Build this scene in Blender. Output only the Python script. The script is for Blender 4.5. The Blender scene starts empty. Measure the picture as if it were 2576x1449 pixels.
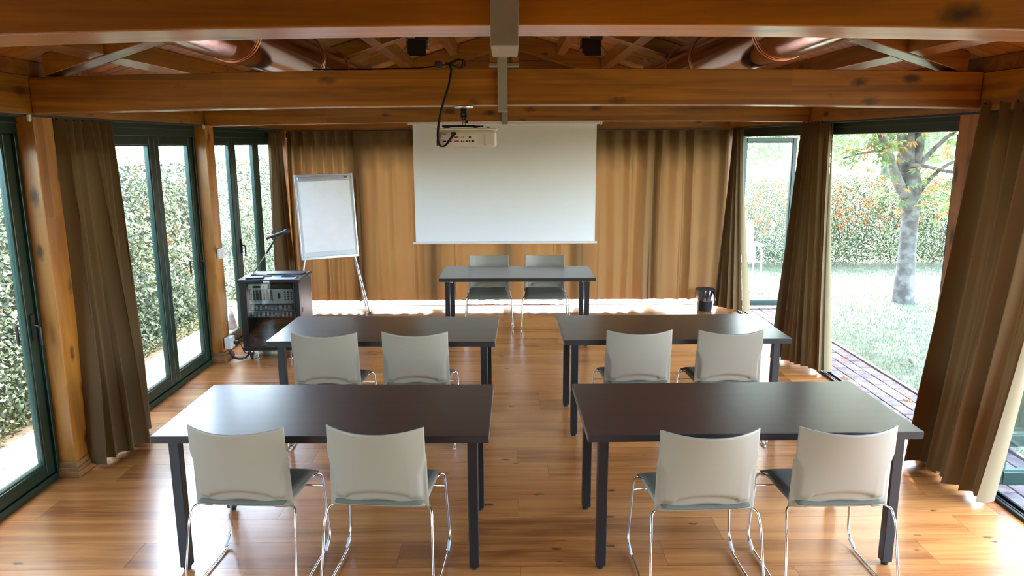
import bpy, bmesh, math, random
import numpy as np
from mathutils import Vector, Matrix, Euler

random.seed(7); rng = np.random.default_rng(7)
S = bpy.context.scene; COL = S.collection
R = math.radians; PI = math.pi

# ------------------------------------------------------------------ camera
F_PX, PITCH, YAW, ROLL, CAM_H = 1850.7, 0.1952, -0.0051, -0.0034, 2.105
cam = bpy.data.cameras.new('camera'); cam_o = bpy.data.objects.new('camera', cam); COL.objects.link(cam_o)
cam.sensor_width = 36; cam.lens = F_PX / 2576 * 36; cam.clip_end = 300
r_ = Vector((math.cos(YAW), math.sin(YAW), 0))
f_ = Vector((-math.sin(YAW) * math.cos(PITCH), math.cos(YAW) * math.cos(PITCH), -math.sin(PITCH)))
u_ = r_.cross(f_)
r2 = r_ * math.cos(ROLL) + u_ * math.sin(ROLL); u2 = -r_ * math.sin(ROLL) + u_ * math.cos(ROLL)
m = Matrix((r2, u2, -f_)).transposed().to_4x4(); m.translation = (0, 0, CAM_H)
cam_o.matrix_world = m
S.camera = cam_o

# ------------------------------------------------------------------ world, sun, exposure
W = bpy.data.worlds.new('world'); S.world = W; W.use_nodes = True
nt = W.node_tree; nt.nodes.clear()
wo = nt.nodes.new('ShaderNodeOutputWorld'); bg = nt.nodes.new('ShaderNodeBackground')
sky = nt.nodes.new('ShaderNodeTexSky'); sky.sky_type = 'NISHITA'; sky.sun_disc = False
sky.sun_elevation = R(52); sky.sun_rotation = R(10); sky.air_density = 1.0; sky.dust_density = 2.5; sky.ozone_density = 1.2
nt.links.new(sky.outputs[0], bg.inputs[0]); bg.inputs[1].default_value = 2.1
nt.links.new(bg.outputs[0], wo.inputs[0])
sun = bpy.data.lights.new('sun', 'SUN'); sun.energy = 4.6; sun.angle = R(0.6); sun.color = (1, .95, .86)
sun_o = bpy.data.objects.new('sun', sun); COL.objects.link(sun_o)
sun_o.rotation_euler = Vector((0.32, 1.0, 1.45)).to_track_quat('Z', 'Y').to_euler()
sun_o.location = (3, 20, 25)
def portal(name, loc, rot, sx, sy):
    l = bpy.data.lights.new(name, 'AREA'); l.shape = 'RECTANGLE'; l.size = sx; l.size_y = sy
    l.cycles.is_portal = True
    o = bpy.data.objects.new(name, l); COL.objects.link(o); o.location = loc; o.rotation_euler = rot
portal('portal_a', (-3.03, 3.2, 1.1), (0, R(-90), 0), 2.2, 12.5)
portal('portal_b', (3.03, 3.2, 1.1), (0, R(90), 0), 2.2, 12.5)
portal('portal_c', (0, 9.62, 1.1), (R(-90), 0, 0), 5.8, 2.2)
#portal('portal_d', (0, -3.2, 1.1), (R(90), 0, 0), 5.8, 2.2)
vs = S.view_settings; vs.view_transform = 'Standard'; vs.look = 'None'; vs.gamma = 1.0; vs.use_curve_mapping = False
vs.exposure = 1.75
S.cycles.use_denoising = True
S.cycles.max_bounces = 10; S.cycles.diffuse_bounces = 5; S.cycles.glossy_bounces = 4
S.cycles.transparent_max_bounces = 16; S.cycles.transmission_bounces = 6
S.cycles.sample_clamp_indirect = 8; S.cycles.caustics_reflective = False; S.cycles.caustics_refractive = False

# ------------------------------------------------------------------ materials
def new_mat(name):
    mt = bpy.data.materials.new(name); mt.use_nodes = True
    return mt, mt.node_tree, mt.node_tree.nodes['Principled BSDF']
def plain(name, col, rough=.5, metal=0., spec=.5, coat=0., emit=None, bump=None, trans=0.):
    mt, t, b = new_mat(name)
    b.inputs['Base Color'].default_value = (*col, 1); b.inputs['Roughness'].default_value = rough
    b.inputs['Metallic'].default_value = metal; b.inputs['Specular IOR Level'].default_value = spec
    b.inputs['Coat Weight'].default_value = coat; b.inputs['Transmission Weight'].default_value = trans
    n = t.nodes.new('ShaderNodeTexNoise'); n.inputs['Scale'].default_value = (bump or (60, 0))[0]; n.inputs['Detail'].default_value = 4
    tc = t.nodes.new('ShaderNodeTexCoord'); t.links.new(tc.outputs['Object'], n.inputs['Vector'])
    mx = t.nodes.new('ShaderNodeMix'); mx.data_type = 'RGBA'; mx.blend_type = 'MULTIPLY'; mx.inputs[0].default_value = .12
    mx.inputs[6].default_value = (*col, 1); t.links.new(n.outputs['Fac'], mx.inputs[7]); t.links.new(mx.outputs[2], b.inputs['Base Color'])
    if bump and bump[1]:
        bp = t.nodes.new('ShaderNodeBump'); bp.inputs['Strength'].default_value = bump[1]; bp.inputs['Distance'].default_value = .002
        t.links.new(n.outputs['Fac'], bp.inputs['Height']); t.links.new(bp.outputs[0], b.inputs['Normal'])
    if emit:
        b.inputs['Emission Color'].default_value = (*emit[0], 1); b.inputs['Emission Strength'].default_value = emit[1]
    return mt
def wood(name, light, dark, axis='X', rough=.4, knots=.09, lam=None, coat=.0, stretch=14, rnd=.25, spec=.5, knot_col=None, fine=.5):
    """procedural timber: grain stretched along one axis, darker streaks, knots and a per-object tone"""
    mt, t, b = new_mat(name); N = t.nodes.new; L = t.links.new
    tc = N('ShaderNodeTexCoord'); oi = N('ShaderNodeObjectInfo')
    off = N('ShaderNodeVectorMath'); off.operation = 'SCALE'; off.inputs[0].default_value = (7.3, 3.1, 5.7); L(oi.outputs['Random'], off.inputs['Scale'])
    ad = N('ShaderNodeVectorMath'); ad.operation = 'ADD'; L(tc.outputs['Object'], ad.inputs[0]); L(off.outputs[0], ad.inputs[1])
    def mapped(al, ac):
        mp = N('ShaderNodeMapping'); sc = [ac] * 3; sc['XYZ'.index(axis)] = al
        mp.inputs['Scale'].default_value = sc; L(ad.outputs[0], mp.inputs['Vector']); return mp
    m1 = mapped(.9, stretch); n1 = N('ShaderNodeTexNoise'); n1.inputs['Scale'].default_value = 1.; n1.inputs['Detail'].default_value = 6; n1.inputs['Roughness'].default_value = .62; n1.inputs['Distortion'].default_value = .6
    L(m1.outputs[0], n1.inputs['Vector'])
    m2 = mapped(3., 110); n2 = N('ShaderNodeTexNoise'); n2.inputs['Scale'].default_value = 1.; n2.inputs['Detail'].default_value = 3; L(m2.outputs[0], n2.inputs['Vector'])
    a = N('ShaderNodeMath'); a.operation = 'MULTIPLY_ADD'; a.inputs[1].default_value = fine * .35; L(n2.outputs['Fac'], a.inputs[0]); L(n1.outputs['Fac'], a.inputs[2])
    last = a
    if lam:
        sx = N('ShaderNodeSeparateXYZ'); L(tc.outputs['Object'], sx.inputs[0])
        dv = N('ShaderNodeMath'); dv.operation = 'DIVIDE'; dv.inputs[1].default_value = lam; L(sx.outputs['Z' if axis != 'Z' else 'Y'], dv.inputs[0])
        fl = N('ShaderNodeMath'); fl.operation = 'FLOOR'; L(dv.outputs[0], fl.inputs[0])
        dx = N('ShaderNodeMath'); dx.operation = 'MULTIPLY_ADD'; dx.inputs[1].default_value = .6; L(sx.outputs[axis], dx.inputs[0]); L(fl.outputs[0], dx.inputs[2])
        f2 = N('ShaderNodeMath'); f2.operation = 'FLOOR'; L(dx.outputs[0], f2.inputs[0])
        cb = N('ShaderNodeCombineXYZ'); L(fl.outputs[0], cb.inputs[0]); L(f2.outputs[0], cb.inputs[1])
        wn = N('ShaderNodeTexWhiteNoise'); L(cb.outputs[0], wn.inputs['Vector'])
        a2 = N('ShaderNodeMath'); a2.operation = 'MULTIPLY_ADD'; a2.inputs[1].default_value = .22; L(wn.outputs['Value'], a2.inputs[0]); L(last.outputs[0], a2.inputs[2])
        a3 = N('ShaderNodeMath'); a3.operation = 'SUBTRACT'; a3.inputs[1].default_value = .11; L(a2.outputs[0], a3.inputs[0]); last = a3
    rr = N('ShaderNodeMath'); rr.operation = 'MULTIPLY_ADD'; rr.inputs[1].default_value = rnd; L(oi.outputs['Random'], rr.inputs[0]); L(last.outputs[0], rr.inputs[2])
    cr = N('ShaderNodeValToRGB'); e = cr.color_ramp.elements
    lo = .42 + rnd * .4; e[0].position = lo; e[0].color = (*dark, 1); e[1].position = lo + .42; e[1].color = (*light, 1)
    L(rr.outputs[0], cr.inputs[0]); colr = cr.outputs[0]
    if knots:
        m3 = mapped(2.4, 5.5); v = N('ShaderNodeTexVoronoi'); v.inputs['Scale'].default_value = 1.3; v.feature = 'F1'
        dn = N('ShaderNodeTexNoise'); dn.inputs['Scale'].default_value = 30; L(ad.outputs[0], dn.inputs['Vector'])
        dm = N('ShaderNodeVectorMath'); dm.operation = 'MULTIPLY_ADD'; dm.inputs[1].default_value = (.12, .12, .12); L(dn.outputs['Color'], dm.inputs[0]); L(m3.outputs[0], dm.inputs[2])
        L(dm.outputs[0], v.inputs['Vector'])
        kr = N('ShaderNodeMapRange'); kr.inputs[1].default_value = knots * .5; kr.inputs[2].default_value = knots * 1.3; kr.inputs[3].default_value = .95; kr.inputs[4].default_value = 0; L(v.outputs['Distance'], kr.inputs[0])
        mx = N('ShaderNodeMix'); mx.data_type = 'RGBA'; L(kr.outputs[0], mx.inputs[0]); L(colr, mx.inputs[6]); mx.inputs[7].default_value = (*(knot_col or [c * .25 for c in dark]), 1)
        colr = mx.outputs[2]
    L(colr, b.inputs['Base Color'])
    b.inputs['Roughness'].default_value = rough; b.inputs['Coat Weight'].default_value = coat; b.inputs['Coat Roughness'].default_value = .25
    b.inputs['Specular IOR Level'].default_value = spec
    bp = N('ShaderNodeBump'); bp.inputs['Strength'].default_value = .08; bp.inputs['Distance'].default_value = .002; L(n2.outputs['Fac'], bp.inputs['Height']); L(bp.outputs[0], b.inputs['Normal'])
    return mt
def fabric(name, col, back, tr=.3, rough=.9, scale=900):
    mt, t, b = new_mat(name); N = t.nodes.new; L = t.links.new
    out = t.nodes['Material Output']
    tc = N('ShaderNodeTexCoord'); n = N('ShaderNodeTexNoise'); n.inputs['Scale'].default_value = scale; n.inputs['Detail'].default_value = 2
    L(tc.outputs['Object'], n.inputs['Vector'])
    mx = N('ShaderNodeMix'); mx.data_type = 'RGBA'; mx.blend_type = 'MULTIPLY'; mx.inputs[0].default_value = .25; mx.inputs[6].default_value = (*col, 1); L(n.outputs['Fac'], mx.inputs[7])
    L(mx.outputs[2], b.inputs['Base Color']); b.inputs['Roughness'].default_value = rough; b.inputs['Sheen Weight'].default_value = .03; b.inputs['Sheen Tint'].default_value = (*col, 1)
    b.inputs['Specular IOR Level'].default_value = .15
    tr_n = N('ShaderNodeBsdfTranslucent'); tr_n.inputs['Color'].default_value = (*back, 1)
    ms = N('ShaderNodeMixShader'); ms.inputs[0].default_value = tr; L(b.outputs[0], ms.inputs[1]); L(tr_n.outputs[0], ms.inputs[2]); L(ms.outputs[0], out.inputs['Surface'])
    bp = N('ShaderNodeBump'); bp.inputs['Strength'].default_value = .15; bp.inputs['Distance'].default_value = .0008; L(n.outputs['Fac'], bp.inputs['Height']); L(bp.outputs[0], b.inputs['Normal'])
    return mt
def glass(name, tint=(.96, .985, .975), refl=1.0):
    mt, t, b = new_mat(name); N = t.nodes.new; L = t.links.new; t.nodes.remove(b)
    out = t.nodes['Material Output']; tr = N('ShaderNodeBsdfTransparent'); tr.inputs[0].default_value = (*tint, 1)
    gl = N('ShaderNodeBsdfGlossy'); gl.inputs['Roughness'].default_value = .015
    fr = N('ShaderNodeLayerWeight'); fr.inputs[0].default_value = .5
    pw = N('ShaderNodeMath'); pw.operation = 'POWER'; pw.inputs[1].default_value = 5; L(fr.outputs['Facing'], pw.inputs[0])
    m0 = N('ShaderNodeMath'); m0.operation = 'MULTIPLY_ADD'; m0.inputs[1].default_value = .75; m0.inputs[2].default_value = .04; L(pw.outputs[0], m0.inputs[0])
    mm = N('ShaderNodeMath'); mm.operation = 'MULTIPLY'; mm.inputs[1].default_value = refl; mm.use_clamp = True; L(m0.outputs[0], mm.inputs[0])
    ms = N('ShaderNodeMixShader'); L(mm.outputs[0], ms.inputs[0]); L(tr.outputs[0], ms.inputs[1]); L(gl.outputs[0], ms.inputs[2]); L(ms.outputs[0], out.inputs['Surface'])
    return mt
def noisy(name, c1, c2, scale=20, rough=.9, detail=8, bump=.3, dist=.02, trans=0, tcol=None):
    mt, t, b = new_mat(name); N = t.nodes.new; L = t.links.new
    tc = N('ShaderNodeTexCoord'); oi = N('ShaderNodeObjectInfo'); ad = N('ShaderNodeVectorMath'); ad.operation = 'ADD'
    L(tc.outputs['Object'], ad.inputs[0]); L(oi.outputs['Location'], ad.inputs[1])
    n = N('ShaderNodeTexNoise'); n.inputs['Scale'].default_value = scale; n.inputs['Detail'].default_value = detail; L(ad.outputs[0], n.inputs['Vector'])
    cr = N('ShaderNodeValToRGB'); e = cr.color_ramp.elements; e[0].position = .38; e[0].color = (*c1, 1); e[1].position = .62; e[1].color = (*c2, 1)
    a = N('ShaderNodeMath'); a.operation = 'MULTIPLY_ADD'; a.inputs[1].default_value = .2; L(oi.outputs['Random'], a.inputs[0]); L(n.outputs['Fac'], a.inputs[2])
    s = N('ShaderNodeMath'); s.operation = 'SUBTRACT'; s.inputs[1].default_value = .1; L(a.outputs[0], s.inputs[0])
    L(s.outputs[0], cr.inputs[0]); L(cr.outputs[0], b.inputs['Base Color']); b.inputs['Roughness'].default_value = rough
    bp = N('ShaderNodeBump'); bp.inputs['Strength'].default_value = bump; bp.inputs['Distance'].default_value = dist; L(n.outputs['Fac'], bp.inputs['Height']); L(bp.outputs[0], b.inputs['Normal'])
    if trans:
        out = t.nodes['Material Output']; tn = N('ShaderNodeBsdfTranslucent'); tn.inputs['Color'].default_value = (*tcol, 1)
        ms = N('ShaderNodeMixShader'); ms.inputs[0].default_value = trans; L(b.outputs[0], ms.inputs[1]); L(tn.outputs[0], ms.inputs[2]); L(ms.outputs[0], out.inputs['Surface'])
    return mt

WL, WD = (.46, .175, .010), (.20, .066, .003)
M = {
 'beam_x': wood('glulam_x', WL, WD, 'X', .42, .18, lam=.0405, coat=.45),
 'beam_y': wood('glulam_y', WL, WD, 'Y', .42, .18, lam=.0405, coat=.5),
 'post': wood('post_wood', (.50, .205, .026), (.26, .085, .009), 'Z', .42, .18, lam=.045, stretch=9, coat=.3),
 'rafter': wood('rafter_wood', WL, WD, 'X', .45, .14, coat=1.),
 'purlin': wood('purlin_wood', WL, WD, 'Y', .45, .14, coat=1.),
 'board': wood('roof_board', (.62, .27, .05), (.38, .13, .02), 'X', .5, .10, rnd=.3, coat=.9),
 'gable': wood('gable_board', (.42, .15, .02), (.2, .06, .006), 'X', .5, .08),
 'floor': wood('laminate', (.60, .225, .055), (.26, .078, .015), 'X', .26, .09, rnd=.35, stretch=13, spec=.9, knot_col=(.06, .025, .012), fine=.9, coat=.5),
 'plinth': wood('plinth_wood', (.34, .17, .07), (.2, .09, .03), 'Y', .3, 0),
 'table': wood('wenge', (.042, .022, .014), (.022, .011, .007), 'X', .36, 0, rnd=.1, stretch=30, spec=1.0, coat=.7),
 'table_edge': wood('wenge_edge', (.018, .011, .008), (.010, .006, .005), 'X', .5, 0, rnd=.1, stretch=30),
 'band': plain('edge_band', (.14, .085, .06), .45),
 'black': plain('black_metal', (.010, .009, .009), .42, 0, .5),
 'blackmat': plain('black_plastic', (.012, .012, .013), .6),
 'charcoal': plain('charcoal', (.03, .03, .033), .5),
 'green': plain('green_aluminium', (.007, .027, .017), .35, 0, .5, 0),
 'greenlit': plain('green_lit_trim', (.03, .07, .05), .4),  # lighter copy of the green, light on thin edges put into the colour
 'chrome': plain('chrome', (.72, .72, .72), .09, 1.),
 'steel': plain('galvanised', (.33, .31, .26), .62, .25, bump=(90, .1)),
 'alu': plain('aluminium', (.72, .72, .74), .25, .7),
 'shell': plain('beige_plastic', (.33, .275, .20), .45, 0, .4, bump=(700, .08)),
 'seat': fabric('grey_seat_fabric', (.16, .145, .105), (.1, .1, .1), 0., .9, 500),
 'glide': plain('clear_glide', (.62, .66, .72), .2, 0, .6),
 'curtain': fabric('brown_curtain', (.145, .086, .037), (.50, .24, .08), .036, .85),
 'lining': fabric('curtain_lining', (.25, .18, .095), (.6, .42, .22), .07, .85),
 'heading': fabric('curtain_heading', (.135, .080, .035), (.5, .24, .08), .03, .85),
 'screen': plain('screen_fabric', (.93, .92, .90), .8, 0, .2, bump=(300, .1)),
 'white': plain('white_plastic', (.80, .79, .76), .35),
 'cream': plain('projector_white', (.76, .72, .66), .35),
 'paper': plain('paper', (.95, .91, .88), .7, bump=(8, .3)),
 'copper': None,
 'glass': glass('window_glass', (.95, .985, .97), 1.2),
 'rackglass': glass('rack_glass', (.86, .90, .89), 1.6),
 'red': plain('red_ring', (.7, .02, .03), .5),
 'blue': plain('blue_print', (.05, .38, .72), .6),
 'silver': plain('silver_panel', (.80, .80, .80), .4, .2),
 'mixer': plain('mixer_grey', (.42, .40, .38), .45, .1),
 'lcd': plain('lcd', (.02, .03, .03), .2),
 'knob': plain('knob_black', (.015, .015, .016), .5),
 'rubber': plain('rubber', (.02, .02, .02), .7),
 'bag': glass('bin_bag', (.7, .7, .7), 3.5),
 'vga': plain('port_blue', (.03, .06, .20), .5), 'portred': plain('port_red', (.45, .04, .03), .5),
 'portgold': plain('port_gold', (.6, .45, .12), .4, .4),
 'grass': noisy('grass_ground', (.085, .10, .055), (.14, .155, .09), 9, 1., 10, .6, .03),
 'blade': noisy('grass_blades', (.095, .12, .065), (.18, .20, .13), 3, .8, 4, 0, .01, .2, (.18, .22, .12)),
 'soil': noisy('soil', (.05, .035, .022), (.12, .085, .055), 14, 1., 8, .8, .03),
 'paver': noisy('paver_stone', (.105, .075, .072), (.18, .140, .132), 14, .85, 8, .4, .004),
 'kerb': noisy('kerb_stone', (.25, .19, .17), (.36, .30, .27), 20, .9, 8, .4, .004),
 'pale': noisy('pale_sunlit_slab', (.48, .45, .40), (.62, .59, .54), 6, .9, 6, .2, .002),  # sun glare on the paving put into a paler colour
 'leaf': noisy('hedge_leaf', (.032, .055, .022), (.075, .105, .045), 2.2, .42, 4, 0, .01, .12, (.12, .2, .06)),
 'sleaf': noisy('silvery_sunlit_leaf', (.17, .22, .165), (.38, .43, .35), 2.2, .35, 4, 0, .01, .28, (.30, .42, .25)),  # silvery leaf, lightened further to stand for sunlight on the hedge
 'stip': noisy('silvery_sunlit_tip', (.42, .47, .36), (.62, .66, .54), 3, .35, 4, 0, .01, .3, (.5, .6, .4)),  # paler still, sunlight on the outer tips painted into the colour
 'leaf_tip': noisy('hedge_tip_leaf', (.14, .19, .09), (.26, .30, .17), 3, .4, 4, 0, .01, .3, (.4, .5, .2)),
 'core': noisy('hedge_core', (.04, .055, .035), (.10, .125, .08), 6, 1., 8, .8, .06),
 'berry': plain('orange_berry', (.75, .14, .02), .4),
 'twig': noisy('twig', (.06, .045, .03), (.14, .11, .08), 20, .9),
 'bark': noisy('bark', (.09, .08, .065), (.20, .185, .16), 9, .95, 10, .9, .02),
 'treeleaf': noisy('chestnut_leaf', (.11, .16, .07), (.21, .27, .13), 4, .5, 4, 0, .01, .35, (.25, .38, .12)),
 'autumn': noisy('autumn_leaf', (.42, .13, .03), (.60, .30, .10), 5, .6, 4, 0, .01, .3, (.8, .35, .1)),
 'farleaf': noisy('far_leaf', (.12, .18, .08), (.22, .28, .14), 2, .6, 4, 0, .01, .3, (.25, .35, .16)),
 'gardenchair': plain('garden_chair_frame', (.70, .72, .45), .4),
 'sling': fabric('garden_chair_sling', (.8, .82, .82), (.8, .85, .85), .4),
 'ball': noisy('ball', (.20, .22, .16), (.34, .36, .28), 60, .4),
 'tag': plain('sticker', (.78, .74, .80), .5),
}
def copper():
    mt, t, b = new_mat('copper_duct'); N = t.nodes.new; L = t.links.new
    b.inputs['Metallic'].default_value = 1; b.inputs['Roughness'].default_value = .16; b.inputs['Base Color'].default_value = (.42, .23, .18, 1)
    tc = N('ShaderNodeTexCoord'); n = N('ShaderNodeTexNoise'); n.inputs['Scale'].default_value = 3; L(tc.outputs['Object'], n.inputs['Vector'])
    bp = N('ShaderNodeBump'); bp.inputs['Strength'].default_value = .15; bp.inputs['Distance'].default_value = .01; L(n.outputs['Fac'], bp.inputs['Height']); L(bp.outputs[0], b.inputs['Normal'])
    return mt
M['copper'] = copper()
M['copper_band'] = plain('copper_band', (.80, .40, .22), .3, 1.)

# ------------------------------------------------------------------ mesh helpers
class MB:
    def __init__(s): s.v = []; s.f = []; s.m = []; s.mi = 0
    def add(s, vs_, fs_):
        n = len(s.v); s.v += [tuple(p) for p in vs_]; s.f += [tuple(i + n for i in f) for f in fs_]; s.m += [s.mi] * len(fs_); return s
    def box(s, c, d, rot=None, taper=1.):
        x, y, z = (k / 2 for k in d); vs_ = []
        for sz in (-1, 1):
            k = taper if sz < 0 else 1.
            for sx, sy in ((-1, -1), (1, -1), (1, 1), (-1, 1)): vs_.append(Vector((sx * x * k, sy * y * k, sz * z)))
        if rot is not None:
            mm = rot if isinstance(rot, Matrix) else Euler(rot).to_matrix(); vs_ = [mm @ p for p in vs_]
        vs_ = [p + Vector(c) for p in vs_]
        return s.add(vs_, [(0, 3, 2, 1), (4, 5, 6, 7), (0, 1, 5, 4), (1, 2, 6, 5), (2, 3, 7, 6), (3, 0, 4, 7)])
    def b2(s, x0, x1, y0, y1, z0, z1): return s.box(((x0 + x1) / 2, (y0 + y1) / 2, (z0 + z1) / 2), (abs(x1 - x0), abs(y1 - y0), abs(z1 - z0)))
    def tube(s, pts, r, n=8, cap=True):
        pts = [Vector(p) for p in pts]; k = len(pts); rr = r if isinstance(r, (list, tuple)) else [r] * k
        t0 = (pts[1] - pts[0]).normalized(); up = Vector((0, 0, 1)) if abs(t0.z) < .9 else Vector((1, 0, 0))
        nrm = t0.cross(up).normalized(); vs_ = []
        for i, p in enumerate(pts):
            t = (pts[min(i + 1, k - 1)] - pts[max(i - 1, 0)]).normalized()
            nrm = (nrm - t * nrm.dot(t)).normalized(); bb = t.cross(nrm)
            for j in range(n):
                a = 2 * PI * j / n; vs_.append(p + (nrm * math.cos(a) + bb * math.sin(a)) * rr[i])
        fs_ = [(i * n + j, i * n + (j + 1) % n, (i + 1) * n + (j + 1) % n, (i + 1) * n + j) for i in range(k - 1) for j in range(n)]
        if cap: fs_ += [tuple(range(n - 1, -1, -1)), tuple((k - 1) * n + j for j in range(n))]
        return s.add(vs_, fs_)
    def cyl(s, p0, p1, r, n=16): return s.tube([p0, p1], r, n)
    def lathe(s, c, prof, n=24, axis='Z'):
        vs_ = []; c = Vector(c)
        for (r, h) in prof:
            for j in range(n):
                a = 2 * PI * j / n; p = (r * math.cos(a), r * math.sin(a), h)
                if axis == 'Y': p = (p[0], p[2], p[1])
                if axis == 'X': p = (p[2], p[0], p[1])
                vs_.append(c + Vector(p))
        k = len(prof); fs_ = [(i * n + j, i * n + (j + 1) % n, (i + 1) * n + (j + 1) % n, (i + 1) * n + j) for i in range(k - 1) for j in range(n)]
        fs_ += [tuple(range(n - 1, -1, -1)), tuple((k - 1) * n + j for j in range(n))]
        return s.add(vs_, fs_)
    def grid(s, rows):
        h = len(rows); w = len(rows[0]); n = len(s.v)
        return s.add([p for r in rows for p in r], [(i * w + j, i * w + j + 1, (i + 1) * w + j + 1, (i + 1) * w + j) for i in range(h - 1) for j in range(w - 1)])
    def make(s, name, mats, parent=None, smooth=False, bevel=0, seg=2, solid=0, loc=None, subd=0):
        me = bpy.data.meshes.new(name); me.from_pydata(s.v, [], s.f)
        for mt in (mats if isinstance(mats, list) else [mats]): me.materials.append(mt)
        if isinstance(mats, list): me.polygons.foreach_set('material_index', s.m)
        me.update()
        o = bpy.data.objects.new(name, me); COL.objects.link(o)
        if smooth:
            me.shade_smooth()
            if smooth != 'all': me.set_sharp_from_angle(angle=R(40))
        if solid: md = o.modifiers.new('solid', 'SOLIDIFY'); md.thickness = solid; md.offset = 0
        if bevel: md = o.modifiers.new('bevel', 'BEVEL'); md.width = bevel; md.segments = seg; md.limit_method = 'ANGLE'
        if subd: md = o.modifiers.new('sub', 'SUBSURF'); md.levels = subd; md.render_levels = subd
        if parent is not None: o.parent = parent
        if loc: o.location = loc
        return o
def fillet(pts, r, n=5):
    pts = [Vector(p) for p in pts]; out = [pts[0]]
    for i in range(1, len(pts) - 1):
        a, b, c = pts[i - 1], pts[i], pts[i + 1]
        d1 = min(r, (a - b).length * .48); d2 = min(r, (c - b).length * .48)
        p0 = b + (a - b).normalized() * d1; p1 = b + (c - b).normalized() * d2
        for k in range(n + 1):
            t = k / n; out.append(p0 * (1 - t) ** 2 + b * 2 * t * (1 - t) + p1 * t * t)
    out.append(pts[-1]); return out
def tag(o, label=None, cat=None, group=None, kind=None):
    for k, v in (('label', label), ('category', cat), ('group', group), ('kind', kind)):
        if v: o[k] = v
    return o
def root(name, loc=(0, 0, 0), rz=0, **k):
    o = bpy.data.objects.new(name, None); COL.objects.link(o); o.location = loc; o.rotation_euler = (0, 0, rz)
    o.empty_display_size = .1; return tag(o, **k)
def kids(o): return [c for c in COL.objects if c.parent == o]
def dup(src, parent=None, **k):
    tree = {}
    for o in COL.objects:
        if o.parent: tree.setdefault(o.parent.name, []).append(o)
    def rec(o, par):
        c = o.copy(); COL.objects.link(c); c.parent = par
        for ch in tree.get(o.name, []): rec(ch, c)
        return c
    return tag(rec(src, parent), **k)
def inst(name, me, parent, loc, rz=0, rot=None, scale=None):
    o = bpy.data.objects.new(name, me); COL.objects.link(o); o.parent = parent; o.location = loc
    o.rotation_euler = rot if rot is not None else (0, 0, rz)
    if scale: o.scale = scale
    return o
def text(name, body, size, mat, parent, loc, rot, ext=.0006):
    cu = bpy.data.curves.new(name, 'FONT'); cu.body = body; cu.size = size; cu.extrude = ext; cu.align_x = 'CENTER'; cu.align_y = 'CENTER'
    cu.materials.append(mat); t_ = bpy.data.objects.new(name, cu); COL.objects.link(t_); bpy.context.view_layer.update()
    me = bpy.data.meshes.new_from_object(t_.evaluated_get(bpy.context.evaluated_depsgraph_get())); bpy.data.objects.remove(t_)
    o = bpy.data.objects.new(name, me); COL.objects.link(o); o.parent = parent; o.location = loc; o.rotation_euler = rot
    if not me.materials: me.materials.append(mat)
    return o
def stuff_mesh(name, verts, faces, mats, midx=None, parent=None):
    me = bpy.data.meshes.new(name); nv = len(verts); nf, k = faces.shape
    me.vertices.add(nv); me.vertices.foreach_set('co', verts.astype(np.float32).ravel())
    me.loops.add(nf * k); me.loops.foreach_set('vertex_index', faces.astype(np.int32).ravel())
    me.polygons.add(nf); me.polygons.foreach_set('loop_start', np.arange(0, nf * k, k, dtype=np.int32)); me.polygons.foreach_set('loop_total', np.full(nf, k, np.int32))
    for mt in mats: me.materials.append(mt)
    if midx is not None: me.polygons.foreach_set('material_index', midx.astype(np.int32))
    me.update(); me.validate()
    o = bpy.data.objects.new(name, me); COL.objects.link(o); o['kind'] = 'stuff'
    if parent is not None: o.parent = parent
    return o
def leaf_cloud(name, P, size, mats, midx=None, parent=None, flat=0., asp=.5):
    """each point gets one small folded leaf with random attitude"""
    n = len(P); A = rng.normal(size=(n, 3)); A[:, 2] *= (1 - flat); A /= np.linalg.norm(A, axis=1)[:, None]
    B = rng.normal(size=(n, 3)); B -= (B * A).sum(1)[:, None] * A; B /= np.linalg.norm(B, axis=1)[:, None]
    C = np.cross(A, B); s = (size * rng.uniform(.6, 1.3, n))[:, None]
    V = np.stack([P - A * s * .5, P + B * s * asp * .5 + C * s * .08, P + A * s * .5, P - B * s * asp * .5 + C * s * .08], 1).reshape(-1, 3)
    Fc = np.arange(n * 4).reshape(n, 4)
    return stuff_mesh(name, V, Fc, mats, midx, parent)

# ================================================================== SETTING
XW, XI = 2.93, 2.79           # window plane, inner face of the posts
Z_H = 2.275                   # underside of side headers
ZTOP = 2.495
POSTS_Y = (-3.05, -.55, 1.95, 4.45, 6.95, 9.42)

# floor
fl = root('floor', kind='structure', label='glossy orange brown laminate floor of long boards')
MB().b2(-3.0, 3.0, -3.1, 9.6, -.12, -.012).make('subfloor', M['blackmat'], fl)
bw, bl = .247, 1.38
bm0 = MB().b2(-bl / 2 + .0006, bl / 2 - .0006, -bw / 2 + .0006, bw / 2 - .0006, -.0115, 0).make('floor_board', M['floor'], fl)
first = True
def clip_board(x0, x1, y0, y1, used=[None]):
    global first
    cx, cy = (x0 + x1) / 2, (y0 + y1) / 2
    if abs((x1 - x0) - bl) < 1e-4:
        if first: bm0.location = (cx, cy, 0); first = False
        else: inst('floor_board', bm0.data, fl, (cx, cy, 0))
    else:
        o = MB().b2(-(x1 - x0) / 2 + .0006, (x1 - x0) / 2 - .0006, -bw / 2 + .0006, bw / 2 - .0006, -.0115, 0).make('floor_board', M['floor'], fl, loc=(cx, cy, 0))
y = 9.55 - bw; k = 0
while y > 1.2:
    x = -2.985 - random.choice((.0, .35, .62, .9, 1.1)) ; k += 1
    while x < 2.985:
        a, b = max(x, -2.985), min(x + bl, 2.985)
        if b - a > .05: clip_board(a, b, y, y + bw)
        x += bl
    y -= bw
rest = MB()
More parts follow.
